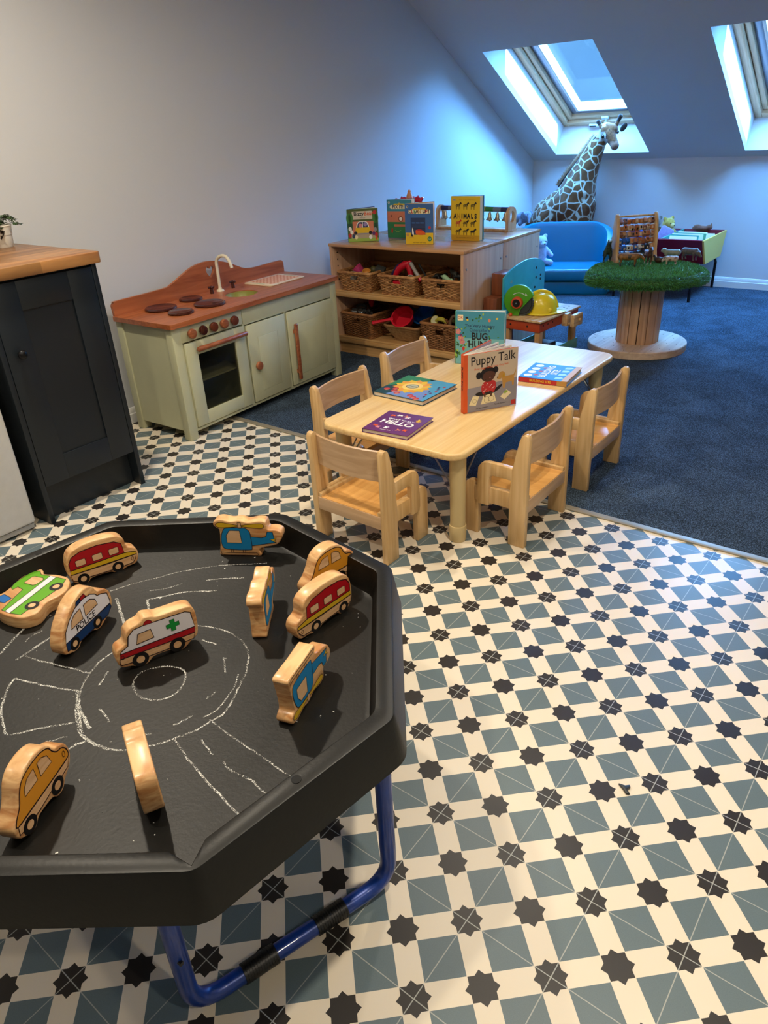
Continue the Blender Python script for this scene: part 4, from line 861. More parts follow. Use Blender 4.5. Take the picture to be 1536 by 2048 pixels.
def art_site(b, w, d, z):
    P2(b, SKY, [(.001, .001), (w-.022, .001), (w-.022, d-.001), (.001, d-.001)], z+.0001)
    for k in range(4): P2(b, WH, circ(.03+.001*k, .03+k*.045, .017, 18), z+.0003)
    for k in range(3): P2(b, REDP, circ(.058+.003*k, .045+k*.048, .009, 12), z+.0003); P2(b, LPUR, circ(.07+.001*k, .06+k*.045, .006, 10), z+.0004)
    T2(b, WH, 'BUILDING', .038, .088, d*.5, z+.0005, rot=pi/2, bold=.03, sx=.9); T2(b, WH, 'SITE', .038, .122, d*.5, z+.0005, rot=pi/2, bold=.03, sx=.9)
    for k in range(4): P2(b, C('pale_aqua', '#a6d4e0'), [(.142, .018+k*.045), (.162, .022+k*.045), (.176, .036+k*.045), (.162, .048+k*.045), (.142, .044+k*.045)], z+.0003)
sb = flat_book('picture_book', 'thick blue picture book with a red spine lying at the right table edge', (1.930, .262), .3605, 7, .20, .20, .021, C('cobalt', '#2371b5'), art_site, 'y')
b = MB(); b.m(REDP); b.box(.001, .16, -.0006, 0, .001, .020); b.m(YEL); b.text('BUILDING SITE', .0135, .092, .0105, .001, bold=.02); b.m(TAN); b.box(.16, .2, -.0005, 0, .001, .020); b.m(C('wood_slab', '#c79d62')); b.box(.177, .2005, 0, .2, .0195, .0222); b.build('spine_panel', None, sb, 0)
# ---------------------------------------------------------------- low shelving with wicker baskets
shelf_edge = wood('shelf_front_beech', '#b98b55', '#cfa36b', 'x', 40, .35, .05, .8, coat=.1); shelf_side = wood('shelf_side_beech', '#b98f70', '#cda88a', 'z', 30, .35, .03, .5, planks=('y', .075, .08)); shelf_top = wood('shelf_top_beech', '#b07c50', '#c8976a', 'x', 28, .2, .05, .8, coat=.15)
inside = wood('shelf_inside_beech', '#a97d4c', '#bd9160', 'x', 30, .5, .05, .8); dark_dot = pbr('dark_peg_hole', '#15100c', .8)
def shelf_unit(name, label, y0, y1, open_front):
    r = thing(name, label, 'shelf unit', (.6, y0, 0)); X0, X1, D = -.49, .488, y1-y0
    b = MB(); b.box(X0, X1, -.004, D, .662, .68, .003, 2); b.build('top_board', shelf_top, r)
    for x0, x1 in ((X0+.004, X0+.022), (X1-.022, X1-.004)):
        b = MB(); b.m(shelf_side); b.box(x0, x1, 0, D-.002, 0, .662, .0008)
        b.m(dark_dot)
        if x0 < 0:
            for z in (.46, .50, .54, .58, .62): b.cyl((x1, .05, z), (x1+.0006, .05, z), .005, n=10)
        b.build('side_panel', None, r)
    if open_front:
        for z0, z1 in ((.378, .396), (.088, .106)):
            b = MB(); b.box(X0+.022, X1-.022, .012, D-.01, z0, z1); b.box(X0+.022, X1-.022, .0, .014, z0-.014, z1-.004, .004, 2); b.box(X0+.022, X1-.022, .002, .014, z1-.006, z1+.008, .004, 2); b.build('shelf_board', shelf_edge, r)
    b = MB(); b.box(X0+.022, X1-.022, .02, .036, 0, .09); b.build('plinth', shelf_edge, r)
    b = MB(); b.box(X0+.022, X1-.022, D-.014, D-.004, .08, .662); b.build('back_panel', inside, r)
    if not open_front:
        b = MB(); b.box(X0+.022, X1-.022, .001, .012, .08, .662); b.build('front_panel', inside, r)
    for y in (.03, D-.03):
        b = MB(); b.cyl((X1-.004, y, .58), (X1-.001, y, .58), .006, n=12); b.sphere((X1-.0015, y, .58), (.002, .005, .005), 10, 6); b.build('screw_cap', steel, r)
    return r
shelf_unit('shelf_unit', 'beech shelf unit with two open shelves of wicker baskets', 1.2, 1.64, True)
shelf_unit('shelf_unit', 'beech cabinet standing close behind the basket shelves, bells on its top', 1.645, 2.10, False)
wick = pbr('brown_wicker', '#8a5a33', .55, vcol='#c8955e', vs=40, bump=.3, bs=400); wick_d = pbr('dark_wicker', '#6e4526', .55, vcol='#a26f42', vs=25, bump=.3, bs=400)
def basket(name, label, x, y, z, w, d, h, tap, mat, rotz=0, flat=False):
    r = thing(name, label, 'basket', (x, y, z), rotz, group='wicker baskets on the shelves')
    b = MB(); rows = int(h/.0075); per = []
    def ringpts(t, n=None):
        hw, hd = w/2-tap*(1-t), d/2-tap*(1-t); pts = rrect(-hw, hw, -hd, hd, .02, 4); return pts
    for k in range(rows):
        t = (k+.5)/rows; hw, hd = w/2-tap*(1-t), d/2-tap*(1-t); base = rrect(-hw, hw, -hd, hd, .018, 3)
        q = [Vector(p) for p in base]; L_ = [0]
        for i in range(len(q)): L_.append(L_[-1]+(q[(i+1) % len(q)]-q[i]).length)
        tot = L_[-1]; ns = int(tot/.019)//2*2; n = ns*2; pts = []
        for i in range(n):
            s = tot*i/n; j = max(a for a in range(len(q)) if L_[a] <= s); a, c = q[j], q[(j+1) % len(q)]; u = (s-L_[j])/max(1e-9, (L_[j+1]-L_[j])); p = a.lerp(c, u)
            nn = Vector(((c-a).y, -(c-a).x)).normalized(); o = .0036*cos(pi*i/2+pi*(k % 2)) if True else 0
            pts.append((p.x+nn.x*o, p.y+nn.y*o, h*t))
        zt = h*t
        if h*.62 < zt < h*.62+.028 and not flat:      # hand hole in the front
            front = [i for i, p in enumerate(pts) if p[1] < -hd+.006 and abs(p[0]) < .036]
            if front:
                i0, i1 = front[-1], front[0]; m_ = len(pts); seq = [pts[(i0+j) % m_] for j in range((i1-i0) % m_+1)]
                b.tube(seq, .0036, 4); continue
        b.tube(pts, .0037, 4, True)
    b.build('woven_sides', mat, r, 60)
    b = MB(); P = ringpts(1)
    b.tube([(px, py, h) for px, py in P], .0075, 8, True); b.tube([(px*.985, py*.985, h+.005) for px, py in P], .005, 6, True); b.build('rim', mat, r)
    b = MB(); hw, hd = w/2-tap, d/2-tap; b.box(-hw, hw, -hd, hd, .001, .008); b.build('base', mat, r); return r
basket('wicker_basket', 'shallow wicker basket at the left of the upper shelf, pink cup inside', .275, 1.405, .397, .262, .37, .112, .022, wick)
basket('wicker_basket', 'shallow wicker basket in the middle of the upper shelf, red toys inside', .598, 1.405, .397, .27, .37, .112, .018, wick)
basket('wicker_basket', 'shallow wicker basket at the right of the upper shelf, plastic animals inside', .92, 1.405, .397, .272, .37, .112, .012, wick)
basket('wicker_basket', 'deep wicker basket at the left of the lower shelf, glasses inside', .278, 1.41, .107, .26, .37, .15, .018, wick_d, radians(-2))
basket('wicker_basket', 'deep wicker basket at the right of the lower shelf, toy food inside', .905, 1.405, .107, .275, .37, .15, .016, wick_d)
# plain seagrass basket in the middle
sg = thing('seagrass_basket', 'small flared seagrass basket under the red and blue pans', 'basket', (.60, 1.40, .107), 0)
b = MB(); N_ = 40
for k in range(12):
    t = k/11; hw, hd = .085+.05*t, .10+.05*t; b.tube([(x, y, .006+.085*t) for x, y in rrect(-hw, hw, -hd, hd, .035, 5)], .0052, 5, True)
b.box(-.085, .085, -.1, .1, .001, .008); b.build('coiled_body', pbr('seagrass', '#7f5a34', .8, vcol='#a8804f', vs=60, bump=.4, bs=300), sg, 60)
b = MB(); b.tube([(x, y, .098) for x, y in rrect(-.137, .137, -.152, .152, .04, 6)], .008, 8, True); b.build('rim', pbr('seagrass_rim', '#94683f', .7, bump=.3, bs=300), sg)
def pan(label, mat, x, y, z, rot, R, handle=.13):
    o = thing('toy_saucepan', label, 'toy saucepan', (x, y, z)); o.rotation_euler = rot
    b = MB(); b.lathe([(0, 0), (R*.8, 0), (R*.86, .004), (R, .055), (R+.006, .057), (R+.006, .060), (R-.002, .059), (R*.84, .008), (0, .005)], 36); b.build('bowl', mat, o)
    b = MB(); b.at((0, 0, .052)); b.prism(smooth_poly([(R-.004, -.012), (R+.03, -.008), (R+handle*.75, -.009), (R+handle, -.012), (R+handle+.008, 0), (R+handle, .012), (R+handle*.75, .009), (R+.03, .008), (R-.004, .012)], 3), -.006, .006, 'z', .002); b.build('handle', mat, o); return o
red_pl = pbr('red_plastic', '#c3162b', .3); blue_pl = pbr('blue_plastic', '#145aa8', .3); yel_pl = pbr('yellow_plastic', '#e0c51e', .25, coat=.3)
pan('red plastic toy saucepan tilted on the seagrass basket, its handle pointing left', red_pl, .585, 1.33, .222, (radians(-45), radians(12), radians(200)), .068)
pan('blue plastic toy saucepan tilted behind the red one', blue_pl, .69, 1.43, .224, (radians(-42), radians(-6), radians(160)), .072, .09)
# small toys in the baskets, one by one
def small(name, label, cat, mb, loc, rot=(0, 0, 0), mat=None, group=None):
    o = mb.build(name, mat); o.location = loc; o.rotation_euler = rot; return tag(o, label, cat, group)
def cup(c, R, h):
    b = MB(); b.lathe([(0, 0), (R*.6, 0), (R*.9, h*.35), (R, h), (R-.003, h), (R*.85, h*.37), (R*.5, .004), (0, .004)], 28); return b
def rod(r0, L_, r1=None, bev=.002): b = MB(); b.cyl((0, 0, 0), (0, 0, L_), r0, r1, 22, bev); return b
g_ = 'toys in the upper left basket'
small('toy_cup', 'bright pink toy cup standing up out of the upper left basket', 'toy cup', cup(0, .032, .06), (.265, 1.33, .485), (.5, -.5, 0), pbr('pink_plastic', '#c9457c', .3), g_)
small('toy_tin', 'grey toy tin lying near the front of the upper left basket', 'toy tin', rod(.020, .075), (.285, 1.27, .492), (0, pi/2, .2), pbr('grey_toy', '#6d7078', .4), g_)
small('toy_scoop', 'orange plastic scoop on the front rim of the upper left basket', 'scoop', cup(0, .026, .03), (.352, 1.262, .497), (.3, .2, 0), pbr('orange_plastic', '#c98a3a', .4), g_)
small('toy_box', 'grey toy box leaning at the back right of the upper left basket', 'toy box', MB().box(-.03, .03, -.02, .02, 0, .085, .004), (.37, 1.36, .455), (.3, .3, .3), pbr('dark_grey_toy', '#3f4240', .5), g_)
small('toy_block', 'white toy block at the left in the upper left basket', 'toy block', MB().box(-.018, .018, -.018, .018, 0, .05, .004), (.235, 1.27, .462), (.6, .1, .5), pbr('white_toy', '#b9b7ae', .45), g_)
small('toy_ball', 'olive toy ball behind the pink cup', 'toy ball', MB().sphere((0, 0, 0), .026), (.315, 1.38, .505), (0, 0, 0), pbr('olive_toy', '#4f4a24', .5), g_)
g_ = 'toys in the upper middle basket'
mb = MB(); mb.tube(smooth_poly([(-.06, 0, -.01), (-.03, 0, .035), (.02, 0, .07), (.05, 0, .075)], 5, False), [.012+.010*sin(pi*i/15) for i in range(16)], 12); mb.tube([(.035, 0, .075), (.05, 0, .03), (.06, 0, -.02)], [.016, .018, .014], 12)
small('toy_scissors_grip', 'red curved plastic toy with two legs in the upper middle basket', 'toy', mb, (.60, 1.30, .50), (0, 0, .1), red_pl, g_)
mb = MB(); mb.tube(smooth_poly([(-.07, 0, -.01), (-.035, 0, .04), (.01, 0, .075)], 5, False), .011, 10); small('toy_arch', 'dark blue curved plastic toy behind the red one', 'toy', mb, (.565, 1.34, .50), (0, 0, .2), pbr('dark_blue_plastic', '#1a1f4f', .4), g_)
mb = MB(); mb.m(pbr('dull_white_toy', '#98948e', .45)); mb.cyl((0, 0, 0), (0, 0, .11), .011, n=18); mb.m(red_pl); mb.cyl((0, 0, -.018), (0, 0, 0), .0135, n=18); mb.cyl((0, 0, .11), (0, 0, .122), .0135, n=18)
small('toy_torch', 'white toy tube with red ends leaning in the upper middle basket', 'toy tube', mb, (.735, 1.28, .50), (.0, -.75, -.2), None, g_)
small('toy_bowl', 'pale toy bowl in the upper middle basket', 'toy bowl', cup(0, .034, .03), (.68, 1.27, .475), (.9, .3, 0), pbr('beige_toy', '#a09684', .5), g_)
mb = MB(); mb.box(-.035, .035, -.012, .012, 0, .03, .004); small('toy_brick', 'red toy block showing through the hand hole of the upper middle basket', 'toy block', mb, (.605, 1.245, .455), (0, 0, 0), red_pl, g_)
mb = MB(); mb.cyl((0, 0, 0), (0, 0, .10), .006, n=10); small('toy_stick', 'black rod beside the white tube in the upper middle basket', 'toy rod', mb, (.775, 1.30, .50), (0, -.75, -.2), black_pl, g_)
g_ = 'plastic animals in the upper right basket'
mint = pbr('mint_plastic', '#8fae8c', .4); dk = pbr('dark_animal_plastic', '#161815', .45); dk2 = pbr('grey_animal_plastic', '#3a3d3a', .45)
dino = [((-.05, 0, .02), .004, (-.02, 0, .03), .012), ((-.02, 0, .03), .014, (.02, 0, .03), .013), ((.02, 0, .03), .009, (.045, 0, .045), .007), ((.045, 0, .045), .008, (.06, 0, .042), .005), ((-.015, .008, .02), .005, (-.018, .012, 0), .004), ((-.015, -.008, .02), .005, (-.018, -.012, 0), .004), ((.018, .008, .02), .005, (.022, .012, 0), .004), ((.018, -.008, .02), .005, (.022, -.012, 0), .004)]
o = blob_obj('toy_dinosaur', dino, .003, mint); o.location = (.935, 1.255, .492); o.rotation_euler = (.15, .35, -.3); tag(o, 'mint green plastic dinosaur on the front rim of the upper right basket', 'toy animal', g_)
me_ = o.data
for i, (x, y, z, rz, mt, lb) in enumerate(((.86, 1.31, .49, 1.2, dk, 'dark plastic animal at the left in the upper right basket'), (.95, 1.34, .50, 2.2, dk2, 'grey plastic animal behind the mint dinosaur'), (1.01, 1.30, .495, .4, dk, 'dark plastic animal at the right in the upper right basket'), (.90, 1.40, .50, -.6, dk2, 'grey plastic animal at the back of the upper right basket'), (.885, 1.262, .47, 0, dk, 'dark plastic animal at the front of the upper right basket'))):
    c = bpy.data.objects.new('toy_dinosaur', me_.copy()); c.data.materials[0] = mt; COL.objects.link(c); c.location = (x, y, z); c.rotation_euler = (.3*i-.5, .2, rz); tag(c, lb, 'toy animal', g_)
g_ = 'things in the lower left basket'
for i, (x, y, lb) in enumerate(((.235, 1.29, 'toy glasses with silvery lenses at the left of the lower left basket'), (.30, 1.30, 'black toy glasses in the middle of the lower left basket'), (.345, 1.28, 'black toy glasses at the right of the lower left basket'))):
    mb = MB(); mb.m(pbr('silver_lens', '#8d9092', .1, .9) if i == 0 else pbr('smoke_lens', '#2c2f30', .12)); mb.sphere((-.022, 0, 0), (.02, .004, .016)); mb.sphere((.022, 0, 0), (.02, .004, .016)); mb.m(black_pl)
    for s_ in (-1, 1): mb.tube([(s_*.022+.021*cos(a), 0, .017*sin(a)) for a in [2*pi*k/16 for k in range(16)]], .002, 6, True); mb.tube([(s_*.043, 0, .004), (s_*.047, .05, .002)], .002, 6)
    small('toy_glasses', lb, 'toy glasses', mb, (x, y, .262), (-.7+.3*i, .1*i, .3-.4*i), None, g_)
small('toy_beaker', 'small red beaker at the back of the lower left basket', 'toy cup', cup(0, .02, .05), (.265, 1.40, .27), (0, 0, 0), red_pl, g_)
small('toy_ladle', 'silver toy bowl in the lower left basket', 'toy bowl', cup(0, .035, .025), (.225, 1.34, .255), (.3, .4, 0), pbr('silver_toy', '#8f9296', .2, .8), g_)
g_ = 'toy food in the lower right basket'
mb = MB(); mb.m(pbr('lemon_skin', '#c9bf55', .4)); mb.cyl((0, 0, 0), (0, 0, .010), .028, n=26, bev=.002); mb.m(pbr('lemon_flesh', '#cfcba0', .5)); mb.cyl((0, 0, .010), (0, 0, .0106), .024, n=26); small('toy_lemon_slice', 'pale round toy lemon slice on the left of the lower right basket', 'toy food', mb, (.845, 1.275, .268), (.9, -.2, 0), None, g_)
mb = MB(); mb.tube(smooth_poly([(-.04, 0, -.01), (-.02, 0, .015), (.01, 0, .022), (.04, 0, .008)], 4, False), [.004+.009*sin(pi*i/12) for i in range(13)], 8); small('toy_banana', 'yellow toy banana beside the lemon slice', 'toy food', mb, (.895, 1.265, .262), (.2, .4, .2), pbr('banana_yellow', '#b8ab3a', .5), g_)
mb = MB(); mb.tube(smooth_poly([(-.02, 0, -.02), (-.012, 0, .02), (.004, 0, .045), (.022, 0, .05)], 4, False), [.009]*13, 8); small('toy_sausage', 'brown curved toy sausage at the right of the lower right basket', 'toy food', mb, (.975, 1.26, .262), (0, 0, 0), pbr('sausage_brown', '#6d5742', .5), g_)
mb = MB()
for k in range(14): mb.sphere((.009*(k % 4)-.012, .004*(k % 3), .008*(k//4)), .0058, 8, 6)
small('toy_grapes', 'cluster of orange and brown toy berries in the lower right basket', 'toy food', mb, (.935, 1.262, .258), (0, 0, 0), pbr('berry_brown', '#7c4c2a', .5), g_)
mb = MB(); mb.sphere((0, 0, 0), (.024, .016, .018)); small('toy_pear', 'olive toy pear at the back of the lower right basket', 'toy food', mb, (.95, 1.31, .275), (0, .8, 0), pbr('olive_food', '#5d5f33', .5), g_)

# ---------------------------------------------------------------- on top of the shelves
def art_bizzy(b, w, h):
    R_(b, C('moss', '#4a5a2a'), .001, w-.001, .001, h-.001); R_(b, SALM, .02, w-.02, h*.22, h*.62, .0001); R_(b, LIME, .001, w-.001, .001, h*.1, .0001); R_(b, C('stone', '#a89a80'), .02, w-.02, h*.1, h*.24, .00015)
    R_(b, C('sign_beige', '#c8bfae'), .03, w-.035, h*.68, h*.93, .0002, .003); TX(b, INK, 'Bizzy', .030, w*.38, h*.85, bold=.02); TX(b, OR, 'Bear', .030, w*.70, h*.85, bold=.02); TX(b, INK, "Let's go", .011, w*.5, h*.735)
    EL(b, REDP, w-.02, h*.88, .011, None, .0005)
    for x in (.008, .022, w-.012, w-.02): EL(b, LEAF, x, h*.72, .014, .03, .00025); EL(b, DLEAF, x, h*.5, .01, .035, .00024)
    PG(b, YEL, [(.045, h*.3), (.05, h*.44), (w-.055, h*.44), (w-.048, h*.3), (w-.07, h*.25), (.065, h*.25)], .0003); PG(b, WH, [(.05, h*.42), (.058, h*.56), (.07, h*.62), (w-.075, h*.62), (w-.062, h*.56), (w-.055, h*.42)], .00028); PG(b, NAV, [(.057, h*.43), (.063, h*.55), (.074, h*.6), (w-.08, h*.6), (w-.068, h*.55), (w-.062, h*.43)], .00033); R_(b, WH, w*.48, w*.5, h*.43, h*.61, .0004)
    EL(b, PINK, w*.42, h*.49, .012, None, .0005); EL(b, LPUR, w*.58, h*.53, .012, None, .0005); EL(b, INK, .047, h*.27, .010, None, .0005); EL(b, INK, w-.05, h*.27, .010, None, .0005); R_(b, GREY, .06, w-.06, h*.215, h*.26, .0004)
    for k, (x, z, c) in enumerate(((.015, .4, WH), (.024, .3, WH), (.012, .2, REDP), (.035, .17, NAV), (w-.02, .36, GREY), (w-.03, .24, PURP), (w-.014, .2, REDP), (w-.05, .13, WH), (.05, .14, CREAM))): EL(b, c, x, h*z, .010, .012, .0006)
    R_(b, OR, w-.02, w-.008, .008, .026, .0008)
standing_book('board_book', 'square board book with a yellow car, leftmost of the books standing on the shelf', (.213, 1.273), .681, 33.6, .188, .186, .012, 31, LEAF, LEAF, art_bizzy, 2, NAV)
def robin(b, w, h, title, c0):
    R_(b, c0, .001, w-.001, .001, h-.001); EL(b, WH, .014, h-.016, .0065, None, .0002); EL(b, INK, .014, h-.016, .0035, .004, .0004)
    PG(b, YEL, [(w*.25, h*.86), (w*.32, h*.895), (w*.48, h*.9), (w*.5, h*.925), (w*.54, h*.9), (w*.72, h*.895), (w*.78, h*.86)], .0002); TX(b, INK, "LET'S PLAY", .0085, w*.5, h*.876, .0004)
    R_(b, CREAM, w*.12, w*.9, h*.76, h*.86, .0004, .009)
def art_clean(b, w, h):
    robin(b, w, h, 0, BLUE2)
    x0 = w*.185
    for k, (ch, c) in enumerate(zip('CLEAN UP!', (NAV, REDP, GRN, INK, TAN, INK, INK, REDP, INK))):
        if ch != ' ': TX(b, c, ch, .027, x0+k*.0143, h*.81, .0007, bold=.03)
    R_(b, YEL, .001, w-.001, .001, h*.29, .0002); R_(b, NAV, w*.2, w*.72, h*.24, h*.66, .0003); R_(b, INK, w*.2, w*.72, h*.38, h*.40, .0004)
    for x in (.3, .45, .6): R_(b, BLUE2, w*x-.01, w*x+.012, h*.52, h*.55, .0005)
    PG(b, OR, [(w*.4, h*.25), (w*.38, h*.36), (w*.48, h*.34), (w*.62, h*.34), (w*.7, h*.3), (w*.68, h*.24)], .0006, 1); PG(b, REDP, [(w*.42, h*.36), (w*.5, h*.38), (w*.6, h*.36), (w*.6, h*.33)], .0008, 1)
    PG(b, WH, [(w*.24, h*.3), (w*.25, h*.42), (w*.29, h*.34), (w*.3, h*.24), (w*.25, h*.24)], .0006, 1); EL(b, INK, w*.24, h*.23, .006, .009, .0006); R_(b, TAN, w*.15, w*.3, h*.17, h*.18, .0004); EL(b, REDP, w*.87, h*.42, .008, None, .0004); EL(b, TAN, .014, h*.24, .01, .009, .0004)
    EL(b, GRN, w*.87, h*.14, .0135, None, .0006); TX(b, WH, 'LIFT THE', .005, w*.87, h*.155, .0009); TX(b, WH, 'FLAPS', .006, w*.87, h*.13, .0009); TX(b, INK, 'with Robin and Panda', .009, w*.5, h*.045, .0006)
standing_book('board_book', 'blue and yellow board book lettered CLEAN UP! standing on the shelf', (.622, 1.309), .681, 13.6, .172, .219, .014, 36, BLUE2, BLUE2, art_clean, 2, TAN, C('burnt_orange', '#b5552a'))
def art_fix(b, w, h):
    robin(b, w, h, 0, TEAL); TX(b, NAV, 'FIX IT!', .027, w*.45, h*.81, .0007, bold=.03)
    R_(b, SALM, .001, w-.001, h*.42, h*.7, .0002); R_(b, GRN, .001, w-.001, .001, h*.42, .0002); R_(b, SALM, w*.28, w*.75, h*.3, h*.36, .0004)
    b.m(INK); b.line(circ(w*.55, h*.5, .014, 16), .003, e0+.0006, closed=True); EL(b, WH, w*.55, h*.5, .010, None, .0005); EL(b, BROWN, w*.16, h*.58, .004, .007, .0005); PG(b, REDP, [(w*.15, h*.15), (w*.17, h*.26), (w*.22, h*.24), (w*.2, h*.13)], .0005, 1); b.m(LIME); b.line([(w*.3, h*.2), (w*.4, h*.16), (w*.55, h*.2)], .003, e0+.0006)
standing_book('board_book', 'teal and salmon board book lettered FIX IT!, behind the CLEAN UP! book', (.347, 1.50), .681, 9, .168, .219, .014, 22, TEAL, DTEAL, art_fix, 2)
def zebra(b, x, z, s, col, stripes=True):
    PG(b, col, [(x-.012*s, z+.001), (x-.008*s, z+.0075*s), (x+.004*s, z+.008*s), (x+.010*s, z+.013*s), (x+.014*s, z+.017*s), (x+.0185*s, z+.011*s), (x+.017*s, z+.008*s), (x+.013*s, z+.008*s), (x+.009*s, z-.001*s), (x+.002*s, z-.002*s), (x-.008*s, z-.002*s)], .0005)
    for dx in (-.0095, -.0065, .004, .007): PG(b, col, [(x+dx*s, z), (x+dx*s+.0018*s, z), (x+dx*s+.0014*s, z-.013*s), (x+dx*s+.0002*s, z-.013*s)], .00048)
    if stripes:
        for k in range(6): PG(b, YEL if col is not REDP else YEL, [(x-.009*s+k*.0032*s, z-.001*s), (x-.0082*s+k*.0032*s, z-.001*s), (x-.0092*s+k*.0034*s, z+.0062*s), (x-.010*s+k*.0034*s, z+.0062*s)], .0008)
def art_animals(b, w, h):
    R_(b, YEL, .001, w-.001, .001, h-.001); R_(b, DYEL, .001, w-.001, .001, h*.13, .0001); R_(b, GREY, .01, .03, h*.90, h*.935, .0003)
    TX(b, DYEL, 'SPOT THE DIFFERENCE', .0105, w*.56, h*.918, .0004, bold=.01); TX(b, INK, 'Can you find the odd one out?', .0095, w*.5, h*.07, .0004)
    b.m(INK); x0 = w*.16
    for k, ch in enumerate('ANIMALS'): TX(b, DYEL if ch == 'N' else INK, ch, .036, w*.14+k*.0228+(-.003 if k > 2 else 0), h*.555, .0006, bold=.055, sx=.78)
    for j, z in enumerate((.78, .39, .2)):
        for i, x in enumerate((.24, .5, .76)): zebra(b, w*x, h*z, 1.35, REDP if (i == 0 and j == 1) else INK, not (j == 2 and i == 2))
standing_book('board_book', 'tall yellow board book lettered ANIMALS with rows of zebras, standing on the shelf', (.800, 1.522), .681, 3, .186, .24, .02, 14, YEL, DYEL, art_animals, 3, TEAL, C('deep_teal', '#2d6f78'))
# bell bar
bb = thing('bell_rack', 'wooden rack of small metal bells under a rod painted in coloured bands', 'bell rack', (.412, 1.985, .68), radians(-4)); BL = .56
bw = wood('bell_rack_wood', '#b98f62', '#d3ad82', 'z', 40, .4, .1)
b = MB(); b.box(0, BL, -.035, .035, 0, .014, .003); b.build('base_board', bw, bb)
for x in (0, BL-.02):
    b = MB(); t = bmesh.new(); outer = [(-.045, .0), (.045, .0)]+[(.045*cos(a), .098+.045*sin(a)) for a in [pi*k/14 for k in range(15)]]; hole = circ(0, .085, .024, 22, .034); res = []
    for xx in (x, x+.02):
        vo = [t.verts.new((xx, y, z)) for y, z in outer]; vh = [t.verts.new((xx, y, z)) for y, z in hole]
        eo = [t.edges.new((vo[i], vo[(i+1) % len(vo)])) for i in range(len(vo))]; eh = [t.edges.new((vh[i], vh[(i+1) % len(vh)])) for i in range(len(vh))]
        bmesh.ops.triangle_fill(t, edges=eo+eh, use_beauty=True); res.append((vo, vh))
    for k in (0, 1):
        A, B = res[0][k], res[1][k]
        for i in range(len(A)): t.faces.new((A[i], A[(i+1) % len(A)], B[(i+1) % len(A)], B[i]))
    bmesh.ops.recalc_face_normals(t, faces=t.faces); b._add(t); b.box(x-.002, x+.022, -.048, .048, 0, .012, .003); b.build('end_panel', bw, bb, 40)
b = MB(); cols = (C('band_navy', '#2a3358'), C('band_slate', '#66707c'), C('band_blue', '#33568a'), C('band_plum', '#5a3550'), C('band_orange', '#b5663a'), C('band_yellow', '#b59b3a'), C('band_green', '#2f7a3a'), C('band_grey', '#6e7f8a'), C('band_navy', '#2a3358')); nb = len(cols); w0 = (BL-.04)/nb
for k, c in enumerate(cols): b.m(c); b.cyl((.02+k*w0, 0, .124), (.02+(k+1)*w0, 0, .124), .0145, n=20)
b.build('banded_rod', None, bb)
bell_m = pbr('pewter_bell', '#a49a84', .3, .8)
for k in range(nb):
    x = .02+(k+.5)*w0; b = MB(); b.m(bell_m); b.lathe([(0, .108), (.006, .108), (.010, .10), (.013, .086), (.018, .072), (.0245, .064), (.0255, .0615), (.023, .0615), (.016, .071), (0, .085)], 22, (x, 0, 0)); b.m(black_pl); b.sphere((x, 0, .057), .0068, 12, 8); b.m(steel); b.tube([(x, 0, .106), (x, 0, .112)], .002, 6); b.build('bell', None, bb)
# red toy behind the books
rt = thing('toy_windmill', 'red toy with curled blades and a pale orange cone, behind the FIX IT! book', 'toy', (.36, 1.72, .68))
b = MB(); b.cyl((0, 0, 0), (0, 0, .012), .05, n=24, bev=.003); b.cyl((0, 0, .012), (0, 0, .2), .012, n=14); b.build('stand', pbr('pale_pink_plastic', '#c98f86', .4), rt)
b = MB(); b.cyl((0, 0, .17), (0, 0, .245), .036, .01, 22, .003); b.sphere((0, 0, .245), .012, 14, 8); b.build('cone', pbr('pale_orange_plastic', '#d08a5e', .4), rt)
for k in range(5):
    a = k*2*pi/5+.3; b = MB(); b.at((0, 0, .18), (0, 0, a)); b.tube([(.02, 0, .012), (.05, .004, .018), (.075, .0, .014), (.092, -.004, .03)], [.012, .017, .015, .006], 10); b.build('blade', red_pl, rt)
# ---------------------------------------------------------------- toy workbench corner
turq = pbr('turquoise_paint', '#2f9aa8', .4, var=.08, vs=12); orp = pbr('orange_paint', '#b3431f', .45, var=.12, vs=15); wbw = wood('bench_wood', '#b58a5a', '#d8b98a', 'y', 30, .4, .06); wbz = wood('bench_wood_up', '#9b6f42', '#c09463', 'z', 30, .45, .06)
wb = thing('toy_workbench', 'small toy workbench with orange apron, turquoise peg board and a side vice', 'toy workbench', (1.212, 1.40, 0), radians(-4.5))
# local: x across (0..0.265), y deep (0..0.45)
b = MB(); b.m(wbw); b.prism(rrect(0, .262, 0, .452, .008, 3), .29, .302, 'z', .003)
b.m(dark_dot)
for x, y in ((.20, .36), (.225, .35), (.21, .40)): b.cyl((x, y, .3015), (x, y, .3025), .006, n=12)
b.build('bench_top', None, wb)
b = MB(); b.m(orp); b.box(.012, .25, .012, .026, .235, .29, .002); b.box(.012, .25, .426, .44, .235, .29, .002); b.box(.236, .25, .026, .426, .235, .29, .002); b.box(.012, .026, .026, .426, .235, .29, .002)
b.m(dark_dot)
for x in (.06, .17): b.cyl((x, .0115, .262), (x, .013, .262), .006, n=12)
for y in (.05, .10, .15): b.cyl((.2495, y, .268), (.2508, y, .268), .005, n=12)
b.build('apron', None, wb)
for x in (.03, .232):
    for y in (.035, .415):
        b = MB(); b.box(x-.017, x+.017, y-.017, y+.017, 0, .236, .003); b.build('leg', wbz, wb)
b = MB(); b.box(.02, .242, .05, .40, .07, .08); b.build('lower_shelf', wbw, wb)
